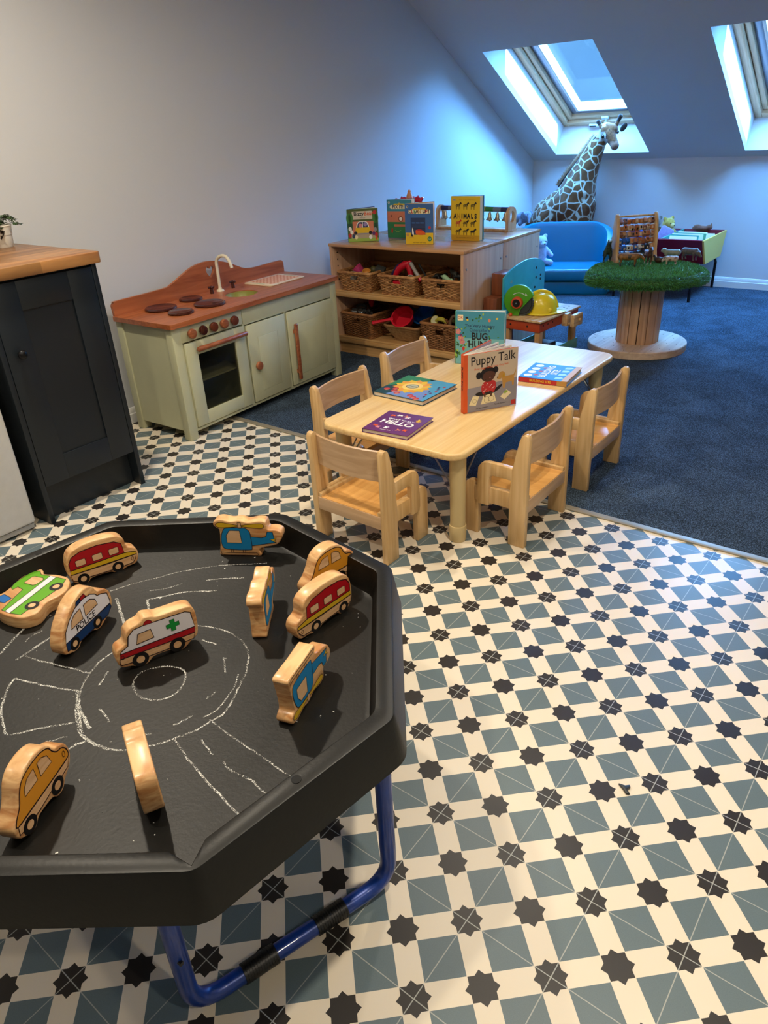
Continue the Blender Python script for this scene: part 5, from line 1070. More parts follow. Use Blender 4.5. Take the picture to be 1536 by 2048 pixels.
b = MB(); b.box(.25, .26, .01, .44, .055, .115, .003); b.box(.0, .01, .01, .44, .055, .115, .003); b.box(.01, .25, .008, .018, .055, .11, .002); b.build('shelf_rail', pbr('sea_green_paint', '#4f9a86', .45), wb)
b = MB(); b.m(turq); arc = [(.03, .2), (.47, .2), (.47, .515)]+smooth_poly([(.47, .518), (.42, .55), (.35, .568), (.27, .573), (.19, .563), (.10, .54), (.03, .505)], 4, False)[1:]; b.prism(arc, -.016, -.004, 'x', .0025)
b.m(dark_dot)
for y, z in ((.37, .51), (.37, .455), (.42, .462), (.42, .44), (.36, .40)): b.cyl((-.0045, y, z), (-.003, y, z), .0075, n=12)
b.m(pbr('worn_paint_patch', '#7f9a8c', .6)); 
for pts in ([(.055, .41), (.09, .43), (.10, .455), (.12, .43), (.15, .42), (.13, .40), (.08, .39)], [(.09, .47), (.11, .485), (.115, .465)]): b.prism(smooth_poly(pts, 2), -.0042, -.0036, 'x')
b.build('peg_board', None, wb)
b = MB(); b.box(.25, .285, .25, .30, .225, .295, .003); b.box(.30, .325, .26, .36, .222, .29, .003); b.cyl((.28, .32, .255), (.335, .32, .255), .009, n=12); b.cyl((.285, .275, .235), (.293, .275, .235), .008, n=12, bev=.002); b.build('vice', wbw, wb)
b = MB(); b.box(.06, .2, .09, .3, .08, .12, .01, 3); tb_ = b.build('toolbox', black_pl); tb_.location = (1.212, 1.40, .0005); tb_.rotation_euler[2] = radians(-4.5); tag(tb_, 'black toolbox on the lower shelf of the toy workbench', 'toolbox')
b = MB(); b.lathe([(0, 0), (.014, 0), (.016, .02), (.012, .035), (0, .036)], 14); o = b.build('toy_nut', pbr('coral_plastic', '#c9583a', .4)); o.location = (1.40, 1.50, .1215); tag(o, 'small coral toy peg on the black toolbox under the workbench', 'toy')
# saw
sw = thing('toy_saw', 'green toy circular saw with an orange hub and grey blade, standing on the workbench', 'toy saw', (1.300, 1.445, .303), radians(12))
gp_ = pbr('bright_green_paint', '#4c9a1f', .35); 
guard = circ(0, .085, .087, 30, None, radians(20), radians(255))
b = MB(); b.m(gp_); b.prism(guard+[(-.055, .03), (-.06, 0), (.0, 0), (.01, .035)], 0, .022, 'y', .003); b.m(P_WHITE)
b.line([(-.035+.07*t, .118+.012*sin(pi*t)) for t in [k/8 for k in range(9)]], .003, .0004); b.paint([(.036, .112), (.036, .128), (.048, .118)], P_WHITE, .0004); b.build('guard', None, sw)
b = MB(); b.m(pbr('grey_blade', '#3f4344', .4, .4)); teeth = []
for k in range(60): a = 2*pi*k/60; r_ = .068 if k % 2 else .073; teeth.append((.012+r_*cos(a), .072+r_*sin(a)))
b.prism(teeth, .008, .014, 'y'); b.m(black_pl); b.tube([(.012+.060*cos(2*pi*k/40), .007, .072+.060*sin(2*pi*k/40)) for k in range(40)], .0015, 6, True); b.build('blade', None, sw, 20)
b = MB(); b.cyl((-.008, .0, .076), (-.008, -.026, .076), .034, .031, 26, .004); hb = b.build('hub', pbr('orange_red_plastic', '#c64a22', .35), sw)
b = MB(); b.cyl((-.008, -.0255, .076), (-.008, -.0275, .076), .022, n=24); b.build('hub_cap', black_pl, hb); b = MB(); b.cyl((-.008, -.027, .076), (-.008, -.030, .076), .004, n=12); b.build('screw', steel, hb)
b = MB(); b.sphere((-.045, -.004, .006), .011, 14, 9); b.build('knob', pbr('orange_red_plastic', '#c64a22', .35), sw)
# helmet
hm = thing('toy_helmet', 'yellow plastic toy hard hat lying on the workbench behind the saw', 'toy helmet', (1.378, 1.565, .303), radians(35))
b = MB(); prof = [(1.0, 0), (.995, .15), (.95, .45), (.84, .70), (.62, .90), (.34, .985), (0, 1.0)]
b.at(sc=(.092, .082, .115)); b.lathe(prof, 40); b.at(); b.build('shell', yel_pl, hm, 60)
b = MB()
br = [((.098+.045*max(0, cos(a))**3)*cos(a), (.088+.0*cos(a))*sin(a)) for a in [2*pi*k/48 for k in range(48)]]; inn = [(.088*cos(a), .078*sin(a)) for a in [2*pi*k/48 for k in range(48)]]
V = [(x, y, .004) for x, y in br]+[(x, y, .008) for x, y in br]+[(x, y, .014) for x, y in inn]+[(x, y, .002) for x, y in inn]; F = []
for k in range(48):
    j = (k+1) % 48
    for a, c in ((0, 1), (1, 2), (2, 3), (3, 0)): F.append((a*48+k, a*48+j, c*48+j, c*48+k))
b.quads(V, F); b.build('brim', yel_pl, hm, 60)
b = MB(); b.tube([(.096*cos(a), 0, .006+.119*sin(a)) for a in [pi*(.06+.88*k/20) for k in range(21)]], .0085, 10); b.build('crown_ridge', yel_pl, hm)
for s in (1, -1):
    b = MB(); b.at((.04, s*.073, .03), (0, 0, s*.35), (1, .5, 1)); b.sphere((0, 0, 0), .013, 14, 9); b.build('side_boss', yel_pl, hm)
# brown stepped blocks
br_w = wood('brown_stained_wood', '#5f2f19', '#84482a', 'z', 25, .4, .1)
o = MB().box(1.104, 1.19, 1.385, 1.60, 0, .40, .005).build('wooden_block', br_w); tag(o, 'tall brown stained wooden block against the shelf side, the lower of two', 'block')
o = MB().box(1.106, 1.188, 1.47, 1.62, .4005, .52, .005).build('wooden_block', br_w); tag(o, 'brown stained wooden block on top of the taller one beside the peg board', 'block')
# ---------------------------------------------------------------- sofa
vinyl = pbr('bright_blue_vinyl', '#066e92', .36, spec=.45, bump=.15, bs=120)
SA = radians(23); so = thing('childrens_sofa', 'small bright blue vinyl sofa with a curved wrap-around back', 'sofa', (.684, 3.303, 0), SA)
hw, dp = .40, .44
b = MB(); b.prism(rrect(-hw+.02, hw-.02, .02, dp-.01, .05, 6), 0, .105, 'z', .012, 3); b.build('base', vinyl, so)
b = MB(); b.prism(rrect(-hw+.0, hw-.0, 0, dp-.06, .035, 5), .112, .205, 'z', .022, 4); b.build('seat_cushion', vinyl, so)
b = MB(); path = []
R0 = .17
for k in range(9): path.append((-hw+.035, .06+(dp-.035-R0-.06)*k/8, 'a'))
for k in range(1, 10): a = pi-pi/2*k/9; path.append((-hw+.035+R0+R0*cos(a), dp-.035-R0+R0*sin(a), 'c'))
for k in range(1, 12): path.append((-hw+.035+R0+(2*hw-.07-2*R0)*k/12, dp-.035, 'b'))
for k in range(0, 10): a = pi/2-pi/2*k/9; path.append((hw-.035-R0+R0*cos(a), dp-.035-R0+R0*sin(a), 'c'))
for k in range(1, 9): path.append((hw-.035, dp-.035-R0-(dp-.035-R0-.06)*k/8, 'a'))
V = []; F = []; sec = [(-1, 0), (-1, .93), (-.75, .985), (0, 1.0), (.75, .985), (1, .93), (1, 0)]
n = len(path)
for i, (x, y, _) in enumerate(path):
    p0 = path[max(0, i-1)]; p1 = path[min(n-1, i+1)]; d = Vector((p1[0]-p0[0], p1[1]-p0[1])).normalized(); nn = Vector((-d.y, d.x))
    t = (y-.0)/(dp-.035); h = .34+(.515-.34)*min(1, max(0, (t-.25)/.75))**.75; wd = .033*(1 if y > .08 else .8)
    V += [(x+nn.x*wd*s, y+nn.y*wd*s, .02+(h-.02)*z) for s, z in sec]
m_ = len(sec)
for i in range(n-1):
    for k in range(m_): F.append((i*m_+k, i*m_+(k+1) % m_, (i+1)*m_+(k+1) % m_, (i+1)*m_+k))
F.append(list(range(m_))[::-1]); F.append([(n-1)*m_+k for k in range(m_)])
b.quads(V, F); bmesh.ops.recalc_face_normals(b.bm, faces=b.bm.faces); b.build('backrest', vinyl, so, 50)

# ---------------------------------------------------------------- giraffe
def giraffe_mat():
    mt = bpy.data.materials.new('giraffe_patches'); mt.use_nodes = True; q = NM(mt); N = q.N; bs = N['Principled BSDF']
    tcn = N.new('ShaderNodeTexCoord'); v = N.new('ShaderNodeTexVoronoi'); v.feature = 'DISTANCE_TO_EDGE'; v.inputs['Scale'].default_value = 13.5
    nz = N.new('ShaderNodeTexNoise'); nz.inputs['Scale'].default_value = 9; mx = N.new('ShaderNodeVectorMath'); mx.operation = 'MULTIPLY_ADD'
    q.L.new(tcn.outputs['Object'], nz.inputs['Vector']); q.L.new(nz.outputs['Color'], mx.inputs[0]); mx.inputs[1].default_value = (.03, .03, .03); q.L.new(tcn.outputs['Object'], mx.inputs[2]); q.L.new(mx.outputs[0], v.inputs['Vector'])
    mr = N.new('ShaderNodeMapRange'); mr.interpolation_type = 'SMOOTHSTEP'; q.L.new(v.outputs['Distance'], mr.inputs['Value']); mr.inputs['From Min'].default_value = .04; mr.inputs['From Max'].default_value = .085
    br = q.mix(nz.outputs['Fac'], rgb('#4a2c14'), rgb('#7c4e26')); q.L.new(q.mix(mr.outputs[0], rgb('#b9b7a4'), br), bs.inputs['Base Color']); bs.inputs['Roughness'].default_value = .95; bs.inputs['Sheen Weight'].default_value = .3; bs.inputs['Specular IOR Level'].default_value = .1
    f = N.new('ShaderNodeTexNoise'); f.inputs['Scale'].default_value = 350; q.L.new(tcn.outputs['Object'], f.inputs['Vector']); bp = N.new('ShaderNodeBump'); bp.inputs['Strength'].default_value = .6; bp.inputs['Distance'].default_value = .004; q.L.new(f.outputs['Fac'], bp.inputs['Height']); q.L.new(bp.outputs['Normal'], bs.inputs['Normal'])
    return mt
def plush(name, h, h2=None): return pbr('plush_'+name, h, .95, spec=.1, vcol=h2, vs=60, bump=.8, bs=300, sheen=.3)
gir = thing('plush_giraffe', 'large plush giraffe rising behind the blue sofa, head below the roof window', 'soft toy', (0, 0, 0))
gy = 3.885
def g3(x, z, dy=0): return (x, gy+dy, z)
parts = [(g3(.13, .46), .07, g3(.28, .50), .145), (g3(.28, .50), .145, g3(.50, .64), .155), (g3(.50, .66), .150, g3(.535, .72), .142), (g3(.54, .45), .12, g3(.555, .62), .132), (g3(.535, .72), .142, g3(.568, .83), .108), (g3(.568, .83), .108, g3(.628, .955), .074), (g3(.628, .955), .074, g3(.672, 1.07), .056), (g3(.672, 1.07), .056, g3(.712, 1.13), .050), (g3(.43, .68), .10, g3(.475, .80), .072), (g3(.475, .80), .072, g3(.575, .95), .062), (g3(.575, .95), .062, g3(.645, 1.07), .05), (g3(.25, .55), .11, g3(.43, .68), .10),
         (g3(.73, 1.165), .060, g3(.772, 1.168), .047), (g3(.762, 1.135, -.02), .050, g3(.812, 1.078, -.04), .033), (g3(.812, 1.078, -.04), .033, g3(.824, 1.058, -.045), .034)]
tan = plush('tan', '#55331b', '#7a4e2c'); gwh = plush('white', '#a09c92'); muz = plush('muzzle', '#6d4a38', '#8c6650')
def gfn(c):
    x, z = c.x, c.z
    if z < 1.092 and x < .735: return 0
    if x > .790 and z < 1.088: return 3
    if (x-.722)**2+(z-1.124)**2 < .034**2 and c.y < gy: return 2
    if z < 1.108 and x < .768: return 2
    if x < .735 and z > 1.19 or x < .70 and z > 1.12: return 2
    return 1
blob_obj('body', parts, .0075, [giraffe_mat(), tan, gwh, muz], gir, gfn, 5)
eye = pbr('glossy_black_eye', '#050505', .05, coat=1)
b = MB(); b.sphere(g3(.724, 1.126, -.052), .016, 14, 10); b.build('eye', eye, gir); b = MB(); b.sphere(g3(.815, 1.150, .008), .013, 14, 10); b.build('eye', eye, gir)
b = MB(); b.m(plush('lash', '#1a120d'))
for x0, z0, x1, z1, d in ((.772, 1.175, .795, 1.115, -.058), (.790, 1.18, .804, 1.13, -.040), (.755, 1.158, .762, 1.118, -.066)): b.tube([g3(x0, z0, d+.008), g3((x0+x1)/2, (z0+z1)/2, d), g3(x1, z1, d-.004)], [.002, .0045, .002], 6)
b.build('face_markings', None, gir)
dkb = plush('dark_brown', '#22160f')
for x0, z0, x1, z1, dy in ((.700, 1.185, .668, 1.228, -.03), (.795, 1.195, .826, 1.258, .01)):
    b = MB(); b.m(tan); b.tube([g3(x0, z0, dy), g3((x0+x1)/2, (z0+z1)/2, dy)], [.017, .014], 10); b.m(dkb); b.tube([g3((x0+x1)/2, (z0+z1)/2, dy), g3(x1, z1, dy)], [.0145, .016], 10); b.sphere(g3(x1, z1, dy), .0175, 12, 8); b.build('horn', None, gir)
for cx, cz, dy, ry, s, mt in ((.852, 1.182, .03, .85, (.036, .012, .021), dkb), (.645, 1.112, -.02, .75, (.050, .014, .019), gwh)):
    b = MB(); b.at(g3(cx, cz, dy), (0, -ry, 0)); b.sphere((0, 0, 0), s, 14, 10); b.build('ear', mt, gir)
mane = plush('mane', '#6b4a33', '#96704f'); b = MB(); rnd = random.Random(9)
mp = [(.345, .775), (.382, .825), (.428, .882), (.482, .948), (.535, 1.008), (.572, 1.055), (.605, 1.095), (.638, 1.135)]
mp2 = smooth_poly(mp, 5, False)
b.m(dkb); b.tube([g3(x+.018, z-.012, -.030) for x, z in mp2], .0065, 6)
b.m(mane); b.tube([g3(x+.006, z-.004) for x, z in mp2], [.012+.014*sin(pi*i/(len(mp2)-1)) for i in range(len(mp2))], 8)
for k in range(900):
    i = rnd.randrange(len(mp2)-1); x, z = mp2[i]; d = Vector((-.7+rnd.uniform(-.45, .35), rnd.uniform(-.6, .6), .6+rnd.uniform(-.5, .35))).normalized()
    p = Vector(g3(x+rnd.uniform(-.006, .010), z+rnd.uniform(-.008, .006), rnd.uniform(-.016, .016))); l_ = rnd.uniform(.014, .032); s_ = d.orthogonal().normalized()*.0022
    b.quads([p-s_, p+s_, p+d*l_], [(0, 1, 2)])
b.build('mane', None, gir, 60)

# ---------------------------------------------------------------- other soft toys
def bear(label, loc, rz, s, m1, m2, sit=True):
    r = thing('teddy_bear', label, 'soft toy', loc, rz); r.scale = (s, s, s)
    P = [((0, 0, .075), (.055, .048, .075)), ((0, -.006, .175), (.052, .048, .046)), ((0, -.05, .162), (.024, .022, .018)), ((-.04, 0, .215), (.019, .010, .019)), ((.04, 0, .215), (.019, .010, .019)),
         ((-.045, -.01, .12), .020, (-.075, -.045, .075), .018), ((.045, -.01, .12), .020, (.075, -.045, .075), .018), ((-.03, -.01, .03), .026, (-.05, -.085, .028), .022), ((.03, -.01, .03), .026, (.05, -.085, .028), .022)]
    blob_obj('body', P, .006, [m1, m2], r, lambda c: 1 if c.y < -.052 and c.z > .14 else 0, 4)
    for x in (-.019, .019): b = MB(); b.sphere((x, -.049, .182), .005, 10, 8); b.build('eye', eye, r)
    b = MB(); b.sphere((0, -.071, .168), (.007, .004, .005), 10, 8); b.build('nose', eye, r)
    return r
honey = plush('honey', '#a5893a', '#bfa552')
bear('honey yellow teddy bear sitting in the book bin, facing right', (1.315, 3.83, .335), radians(62), .95, honey, plush('pale_honey', '#c7b273'))
bear('grey-brown teddy bear behind the abacus, in the book bin', (1.20, 3.87, .345), radians(10), .9, plush('grey', '#6e6a66', '#85807a'), plush('brownish', '#6d5f4a'))
# soft blue toys on the sofa
bl_pl = plush('pale_blue', '#8fa9c9', '#adc2dc'); gb = plush('blue_grey', '#5f6f86', '#7788a0')
bear('pale blue soft toy sitting on the sofa seat, half hidden by the cabinet', (.44, 3.42, .205), radians(55), 1.05, bl_pl, bl_pl)
el = thing('plush_elephant', 'blue-grey plush elephant lying behind the bell rack near the giraffe', 'soft toy', (.165, 3.62, .50), radians(-20)); el.scale = (.85, .85, .85)
blob_obj('body', [((0, 0, .05), (.08, .055, .055)), ((.075, -.01, .075), (.045, .04, .042)), ((.11, -.02, .065), .018, (.13, -.035, .02), .012), ((.06, -.05, .085), (.03, .010, .032)), ((.07, .04, .085), (.03, .010, .032)), ((-.05, -.03, .03), .024, (-.06, -.05, .0), .022), ((.03, -.04, .03), .024, (.03, -.06, .0), .022), ((-.05, .03, .03), .024, (-.06, .05, .0), .022)], .006, [gb], el, None, 4)
b = MB(); b.sphere((.112, -.038, .088), .005, 10, 8); b.build('eye', eye, el)

# ---------------------------------------------------------------- book bin on legs
bin_red = pbr('dark_red_laminate', '#6e1024', .35); bin_yel = pbr('yellow_laminate', '#d6ae4e', .4); bin_grn = pbr('green_laminate', '#2b8a7c', .4); bin_blu = pbr('blue_laminate', '#1f3a8a', .4); blk = pbr('black_metal_leg', '#0a0a0c', .35, .4)
bn = thing('book_bin', 'low book bin on black legs with dark red sides and a yellow end', 'book bin', (1.36, 3.75, 0)); cx = 1.36; cy = 3.75
BX0, BX1 = 1.03-cx, 1.69-cx
def slab(mb, pts, t):
    """quad panel pts (4 corners) thickened by vector t"""
    P = [Vector(p) for p in pts]; T = Vector(t); V = P+[p+T for p in P]
    mb.quads(V, [(0, 1, 2, 3), (7, 6, 5, 4), (0, 4, 5, 1), (1, 5, 6, 2), (2, 6, 7, 3), (3, 7, 4, 0)])
    bmesh.ops.recalc_face_normals(mb.bm, faces=mb.bm.faces)
yf, yfb, yb, ybb, zt, zb_ = 3.457-cy, 3.575-cy, 4.04-cy, 3.965-cy, .440, .262
b = MB(); slab(b, [(BX0, yf, zt), (BX1, yf, zt), (BX1, yfb, zb_), (BX0, yfb, zb_)], (0, .012, .004)); b.build('front_panel', bin_red, bn, 0)
b = MB(); slab(b, [(BX0, yb, zt), (BX1, yb, zt), (BX1, ybb, zb_), (BX0, ybb, zb_)], (0, -.012, 0)); b.build('back_panel', bin_red, bn, 0)
for x, mt, nm in ((BX1, bin_yel, 'end_panel'), (BX0-.012, bin_red, 'end_panel'), (1.375-cx, bin_grn, 'divider')):
    b = MB(); slab(b, [(x, yf+(.014 if nm == 'divider' else -.002), zt), (x, yb, zt), (x, ybb, zb_), (x, yfb, zb_)], (.013, 0, 0)); b.build(nm, mt, bn, 0)
b = MB(); b.box(BX0, BX1, yfb, ybb, zb_-.002, zb_+.008); b.build('floor_panel', bin_blu, bn)
b = MB(); slab(b, [(BX0+.01, yb-.02, zt-.01), (1.372-cx, yb-.02, zt-.01), (1.372-cx, ybb-.02, zb_+.01), (BX0+.01, ybb-.02, zb_+.01)], (0, -.01, 0)); b.build('blue_liner', bin_blu, bn, 0)
for x in (1.075-cx, 1.655-cx):
    for y0, y1 in ((3.462-cy, 3.60-cy), (4.045-cy, 3.95-cy)):
        b = MB(); b.tube([(x, y0, .0), (x, y0, .20), (x, (y0+y1)/2+(.02 if y0 < 0 else -.02), .262), (x, y1, .262)], .011, 10); b.build('leg', blk, bn)
rn = random.Random(4); cv = ('#e3e0d6', '#2f8f7f', '#d9d6e6', '#c7d3e8', '#3a8a6a', '#e0ddd0', '#b9c7a0', '#d8d4c8')
for k in range(8):
    y = 3.60+k*.035; hgt = .175 if k < 6 else .16; x0 = 1.395+rn.uniform(0, .02)+(.06 if k == 7 else 0); w = .20 if k not in (4, 5) else .215
    b = MB(); b.m(pbr('bin_book_%d' % k, cv[k], .35)); b.box(0, w, 0, .004, 0, hgt, .001); b.box(0, w, .010, .014, 0, hgt, .001); b.box(0, .003, .003, .011, 0, hgt); b.m(paper); b.box(.003, w-.004, .0035, .0105, .003, hgt-.003)
    if k == 5:
        for i in range(6): b.m((P_MID, PINK, LBLUE, SKY, BLUE2, LPUR)[i]); b.box(.012+i*.03, .036+i*.03, -.0008, 0, hgt-.045, hgt-.012)
    if k == 1: b.m(CREAM); b.box(.015, w-.015, -.0006, 0, hgt-.05, hgt-.01)
    o = b.build('picture_book', None); o.location = (x0, y-.01, .274+.004*(k % 3)); o.rotation_euler = (radians(-14), 0, radians(rn.uniform(-4, 4)))
    tag(o, ('white picture book at the front of the right half of the book bin', 'teal picture book with a cream band, second from the front in the book bin', 'pale lilac picture book in the middle of the book bin', 'pale blue picture book in the middle of the book bin', 'green picture book standing behind the patterned one in the bin'if 0 else 'green picture book in the back half of the book bin', 'picture book with blue and pink squares along its top, in the book bin', 'sage green picture book near the back of the book bin', 'off-white picture book at the back right of the book bin')[k], 'book', 'picture books in the bin')
pz = thing('plush_cushion', 'lilac plush square leaning beside the honey bear in the book bin', 'soft toy', (1.30, 3.70, .355), radians(10)); pz.rotation_euler = (radians(-20), radians(25), radians(10))
b = MB(); b.box(-.05, .05, -.02, .02, 0, .15, .018, 4); b.build('cushion', plush('lilac', '#7c6f9a', '#9488b0'), pz)
o = blob_obj('plush_toy', [((0, 0, 0), (.07, .025, .02)), ((.06, 0, .01), (.025, .02, .018)), ((-.03, 0, .012), (.03, .02, .016)), ((.075, 0, .025), .008, (.07, 0, .04), .004)], .005, [plush('rust', '#6b4433', '#83594a')], None, None, 3); o.location = (1.52, 4.00, .452); tag(o, 'rust brown plush toy lying along the back edge of the book bin', 'soft toy')

# ---------------------------------------------------------------- cable drum table with grass top
drum_w = wood('drum_pine', '#b39680', '#cdb29a', 'y', 24, .6, .05, 1.2, planks=('x', .085, .12)); stave_w = wood('drum_stave_pine', '#a67d5e', '#c69d7a', 'z', 24, .5, .05, 1.2)
dr_ = thing('cable_drum_table', 'wooden cable drum stood on end as a table with artificial grass on top', 'table', (1.745, 2.16, 0))
b = MB(); b.m(drum_w); b.lathe([(0, 0), (.286, 0), (.29, .004), (.29, .042), (.286, .046), (0, .046)], 72)
b.m(dark_dot)
for k in range(60):
    x = (k % 7-3)*.085+(.014 if k % 2 else -.014); y = (k//7-4)*.062
    if .14 < sqrt(x*x+y*y) < .275: b.cyl((x, y, .0455), (x, y, .0466), .0028, n=8)
b.build('base_disc', None, dr_)
NS = 15
for k in range(NS):
    a0 = 2*pi*k/NS+.018+(.03 if k == 9 else 0); a1 = 2*pi*(k+1)/NS-.018-(.035 if k == 8 else 0); r1, r2 = .126, .106
    b = MB(); b.prism([(r1*cos(a0), r1*sin(a0)), (r1*1.004*cos((a0+a1)/2), r1*1.004*sin((a0+a1)/2)), (r1*cos(a1), r1*sin(a1)), (r2*cos(a1), r2*sin(a1)), (r2*cos(a0), r2*sin(a0))], .046, .425, 'z', .0015); b.build('stave', stave_w, dr_)
b = MB(); b.cyl((0, 0, .047), (0, 0, .424), .1, n=24); b.build('core', pbr('dark_core', '#1c1410', .9), dr_)
b = MB(); b.lathe([(0, .425), (.285, .425), (.29, .43), (.29, .448), (.285, .452), (0, .452)], 64); b.build('top_disc', drum_w, dr_)
gr1, gr2, gr3 = pbr('grass_dark', '#2a5a22', .6), pbr('grass_mid', '#4c8f3a', .55), pbr('grass_bluegreen', '#559c6a', .55)
b = MB(); b.m(gr1); V = []; F = []; GP = [(0, .472), (.2, .473), (.28, .472), (.315, .465), (.335, .447), (.338, .43), (.33, .415), (.31, .405), (.292, .412)]
gpr = lambda a: 1+.025*sin(3*a+1)+.015*sin(7*a)
for j, (r_, z) in enumerate(GP):
    for k in range(64): a = 2*pi*k/64; V.append((r_*gpr(a)*cos(a), r_*gpr(a)*sin(a), z-(.012*max(0, sin(2*a+.6)) if j > 4 else 0)))
for j in range(len(GP)-1):
    for k in range(64): F.append((j*64+k, j*64+(k+1) % 64, (j+1)*64+(k+1) % 64, (j+1)*64+k))
b.quads(V, F)
rnd = random.Random(12); VV = []; FF = []; MI = []
def blade(p, nrm, L_):
    d = (nrm+Vector((rnd.uniform(-.7, .7), rnd.uniform(-.7, .7), rnd.uniform(-.4, .7)))).normalized(); s_ = d.cross(Vector((rnd.random()-.5, rnd.random()-.5, rnd.random()-.5))).normalized()*.0013
    i = len(VV); q = p+d*L_*.55; e_ = p+d*L_+Vector((0, 0, -L_*.15)); VV.extend([p-s_, p+s_, q+s_*.8, q-s_*.8, e_]); FF.extend([(i, i+1, i+2, i+3), (i+3, i+2, i+4)]); c = rnd.choice((0, 1, 1, 2)); MI.extend([c, c])
for k in range(26000):
    a = rnd.random()*2*pi
    if rnd.random() < .55:
        r_ = .31*sqrt(rnd.random()); p = Vector((r_*gpr(a)*cos(a), r_*gpr(a)*sin(a), .471)); nr = Vector((0, 0, 1))
    else:
        j = rnd.choice((3, 3, 4, 4, 5, 5, 6, 7)); t = rnd.random(); r0, z0_ = GP[j-1]; r1_, z1_ = GP[min(j, 8)]; r_ = r0+(r1_-r0)*t; z = z0_+(z1_-z0_)*t; p = Vector((r_*gpr(a)*cos(a), r_*gpr(a)*sin(a), z-(.012*max(0, sin(2*a+.6)) if j > 4 else 0))); nr = Vector((cos(a), sin(a), (z-.44)*18)).normalized()
    blade(p, nr, rnd.uniform(.010, .019))
bm = b.bm; me = bpy.data.meshes.new('grass'); me.from_pydata([tuple(v) for v in VV], [], FF)
bs_me = bpy.data.meshes.new('g'); b.bm.to_mesh(bs_me)
go = bpy.data.objects.new('grass_turf', me); COL.objects.link(go); go.parent = dr_; go['kind'] = 'stuff'
for x in (gr1, gr2, gr3): me.materials.append(x)
me.polygons.foreach_set('material_index', MI)
ob = b.build('turf_mat', None, dr_, 60)

# figures on the grass
ZG = .478
def figure(name, label, cat, loc, rz, parts, voxel, mats, fn=None, sc=1, extra=None):
    bm_ = blob(parts, voxel, 2)
    for f in bm_.faces: f.smooth = True; f.material_index = fn(f.calc_center_median()) if fn else 0
    if extra:
        me2 = bpy.data.meshes.new('x'); extra.bm.to_mesh(me2); bm_.from_mesh(me2); bpy.data.meshes.remove(me2)
    me_ = bpy.data.meshes.new(name); bm_.to_mesh(me_); bm_.free()
    for x in mats: me_.materials.append(x)
    o = bpy.data.objects.new(name, me_); COL.objects.link(o); o.location = loc; o.rotation_euler[2] = rz; o.scale = (sc, sc, sc); return tag(o, label, cat, 'toy animals on the grass table')
def quad_parts(L, H, body, leg, neck, head, hl, tail=True, low=False, horns=None):
    """nose toward +x; L body length, H shoulder height, body radius, leg radius, neck (dx,dz,r), head radius, muzzle length"""
    P = [((-L*.42, 0, H*.78), body*.88, (-L*.1, 0, H*.74), body), ((-L*.1, 0, H*.74), body, (L*.35, 0, H*.78), body*.92)]
    sh = (L*.38, 0, H*.85); nk = (L*.38+neck[0], 0, H*.85+neck[1]); P += [(sh, body*.72, nk, neck[2]), (nk, head, (nk[0]+hl, 0, nk[2]-hl*(.9 if low else .45)), head*.62)]
    for sx, k in ((1, .34), (-1, -.40)):
        for sy in (1, -1):
            y = sy*body*.62; x = L*k
            if sx > 0: P += [((x, y, H*.62), leg*1.5, (x+leg*.3*sy, y, H*.32), leg), ((x+leg*.3*sy, y, H*.32), leg*.95, (x-leg*.3, y, leg*.8), leg*.8), ((x-leg*.3, y, leg*.7), leg*.8, (x+leg*.5, y, leg*.6), leg*.85)]
            else: P += [((x, y, H*.68), leg*2.0, (x+leg*.9, y, H*.42), leg*1.15), ((x+leg*.9, y, H*.42), leg, (x-leg*.7, y, H*.27), leg*.85), ((x-leg*.7, y, H*.27), leg*.85, (x-leg*.2, y, leg*.8), leg*.75), ((x-leg*.2, y, leg*.7), leg*.8, (x+leg*.5, y, leg*.6), leg*.85)]
    for sy in (1, -1): P.append(((nk[0]-head*.2, sy*head*.9, nk[2]+head*.55), head*.3, (nk[0]-head*.5, sy*head*1.7, nk[2]+head*.8), head*.16))
    if horns:
        for sy in (1, -1): P += [((nk[0], sy*head*.6, nk[2]+head*.8), head*.24, (nk[0]+head*.5, sy*head*1.9, nk[2]+head*1.7*horns), head*.12)]
    if tail: P.append(((-L*.48, 0, H*.95), leg*.55, (-L*.55, 0, H*.35), leg*.45))
    return P
F_ = lambda n, a, b_=None: pbr('figure_'+n, a, .5, vcol=b_, vs=70)
figure('toy_cow', 'brown toy cow standing at the front of the grass table', 'toy animal', (1.645, 2.150, ZG), radians(15), quad_parts(.112, .074, .0215, .0048, (.022, .0, .012), .0115, .022, True, True, .3), .0028, [F_('brown_cow', '#6b4216', '#8f6024'), F_('cow_patch', '#2b1b0f'), F_('cow_feet', '#2a221a')], lambda c: 2 if c.z < .012 else (1 if abs(c.x-.005) < .009 and abs(c.z-.058) < .009 else 0))
figure('toy_horse', 'dark brown toy horse with raised head and pale blanket patch, beside the abacus', 'toy animal', (1.722, 2.262, ZG), radians(-55), quad_parts(.075, .078, .0175, .0042, (.016, .03, .0095), .010, .020), .0026, [F_('bay', '#45251a', '#5d3322'), F_('pale_patch', '#9c8f96'), F_('bay_feet', '#b8a58c')], lambda c: 2 if c.z < .014 else (1 if -.03 < c.x < -.005 and c.z > .05 else 0))
figure('toy_pig', 'spotted pink and cream toy pig at the front right of the grass table', 'toy animal', (1.845, 2.300, ZG), radians(200), quad_parts(.066, .044, .0165, .0046, (.008, -.004, .0125), .012, .014, False, True), .0026, [F_('pig_pink', '#a88a7c', '#c9b3a4'), F_('pig_brown', '#7a5440')], lambda c: 1 if (sin(c.x*210)+sin(c.z*260+c.x*90)) > 1.05 else 0)
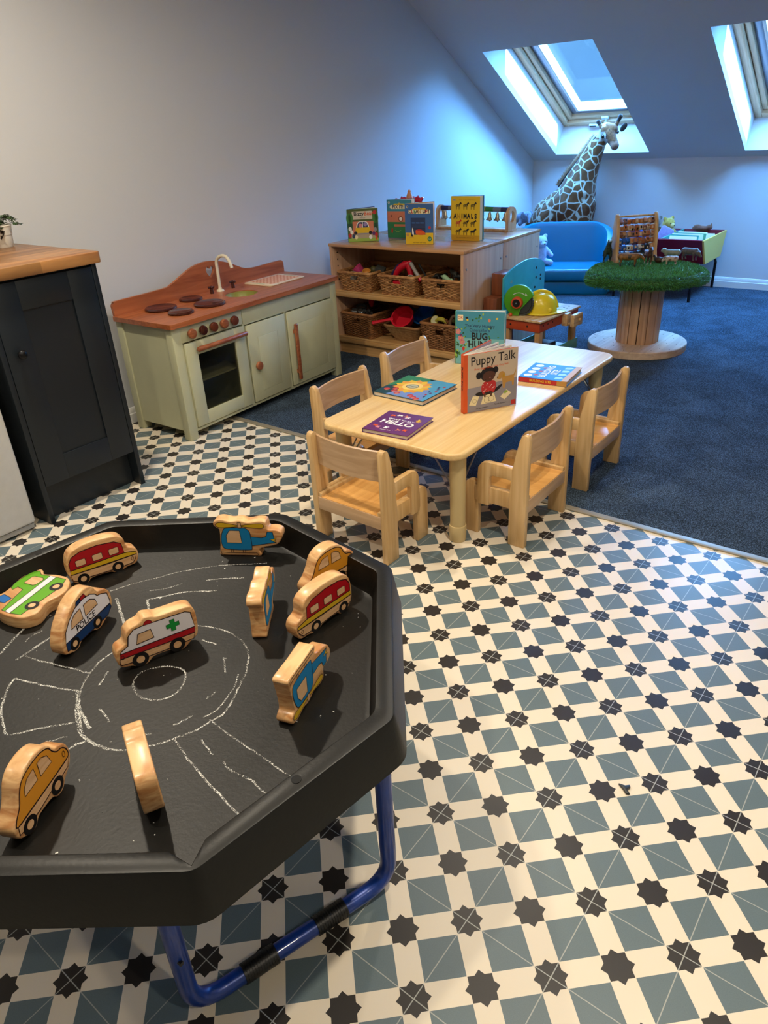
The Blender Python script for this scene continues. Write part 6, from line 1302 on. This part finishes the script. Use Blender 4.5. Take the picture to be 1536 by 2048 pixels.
figure('toy_sheep', 'pale grey toy sheep behind the pig', 'toy animal', (1.80, 2.44, ZG), radians(195), quad_parts(.088, .058, .0195, .005, (.012, .008, .014), .0115, .012, False), .0028, [F_('fleece', '#6f7263', '#8b8d7c'), F_('sheep_leg', '#8a8576')], lambda c: 1 if c.z < .02 else 0)
figure('toy_ox', 'grey-brown toy ox with pale horns at the far right of the grass table', 'toy animal', (1.90, 2.475, ZG), radians(-20), quad_parts(.10, .066, .0225, .0055, (.018, -.012, .014), .012, .018, True, True, .7), .0028, [F_('ox', '#4d413a', '#6a5b50'), F_('ox_horn', '#b3a78f')], lambda c: 1 if abs(c.y) > .0165 and c.z > .055 and c.x > .05 else 0)
hen = [((0, 0, .022), (.026, .018, .018)), ((.02, 0, .03), .010, (.028, 0, .042), .007), ((.028, 0, .044), .0075, (.034, 0, .043), .003), ((-.02, 0, .026), .012, (-.036, 0, .036), .006)]
figure('toy_hen', 'dark brown toy hen sitting between the horse and the pig', 'toy animal', (1.765, 2.325, ZG-.004), radians(190), hen, .0026, [F_('hen', '#2f1c12', '#57351e')])
rex = [((0, 0, .075), (.022, .020, .026)), ((0, 0, .075), .021, (.01, 0, .108), .015), ((.01, 0, .108), .0145, (.018, 0, .125), .013), ((.018, 0, .128), .0135, (.042, 0, .130), .0085), ((.03, 0, .118), .007, (.040, 0, .119), .005), ((-.012, 0, .07), .018, (-.05, 0, .045), .010), ((-.05, 0, .045), .010, (-.085, 0, .028), .004),
       ((.0, .014, .065), .014, (.008, .018, .04), .009), ((.008, .018, .04), .008, (-.004, .019, .02), .006), ((-.004, .019, .02), .006, (.002, .020, .004), .005), ((.002, .020, .004), .005, (.014, .021, .0035), .0045), ((.0, -.014, .065), .014, (.008, -.018, .04), .009), ((.008, -.018, .04), .008, (-.004, -.019, .02), .006), ((-.004, -.019, .02), .006, (.002, -.020, .004), .005), ((.002, -.020, .004), .005, (.014, -.021, .0035), .0045), ((.018, .012, .09), .0045, (.030, .014, .082), .003), ((.018, -.012, .09), .0045, (.030, -.014, .082), .003)]
figure('toy_dinosaur', 'dark green upright toy dinosaur at the left of the grass table', 'toy animal', (1.468, 2.262, ZG-.006), radians(-50), rex, .0026, [F_('dino', '#18241c', '#2c3d2e'), F_('dino_snout', '#8a8f84')], lambda c: 1 if c.x > .030 and c.z > .128 else 0)
# abacus of wooden blocks
ab = thing('abacus', 'wooden activity frame with rows of small turning blocks between curved sides', 'abacus', (1.495, 2.275, ZG-.004), radians(42)); AW = .255
abw = wood('abacus_wood', '#bb8c58', '#dab17c', 'z', 35, .4, .08)
sd = smooth_poly([(-.07, 0), (.07, 0), (.055, .02), (.04, .1), (.036, .2), (.022, .262), (.004, .278), (-.012, .27), (-.026, .235), (-.045, .15), (-.055, .06)], 4)
for x in (0, AW-.018):
    b = MB(); b.prism(sd, x, x+.018, 'x', .003); b.build('side_panel', abw, ab)
b = MB(); b.cyl((.01, .004, .262), (AW-.01, .004, .262), .006, n=12); b.build('top_rail', abw, ab)
blw = [pbr('block_natural', '#b98a62', .5), pbr('block_pink_brown', '#8f5f4a', .5), pbr('block_pale', '#cbb093', .5), pbr('block_orange', '#b5672f', .5)]; blb = [pbr('block_blue', '#2a5aa5', .4), pbr('block_white', '#c9c9cc', .45), pbr('block_dark', '#252a33', .5)]
rn = random.Random(8)
for j in range(6):
    z = .232-j*.037; y = -.004-j*.004
    b = MB(); b.cyl((.01, y, z), (AW-.01, y, z), .0028, n=8); rd = b.build('rod', steel, ab)
    for i in range(9):
        x = .032+i*.0242+rn.uniform(-.004, .004); b = MB(); b.at((x, y, z), (rn.uniform(-.8, .8), 0, 0))
        b.m(rn.choice(blw if j < 3 or (j == 3 and i > 3) else blb+blw[:1])); b.box(-.0105, .0105, -.0145, .0145, -.0135, .0135, .0015)
        b.m(rn.choice(blw+[INK])); b.box(-.005, .005, -.0149, -.0144, -.007, .007); b.build('block', None, rd)
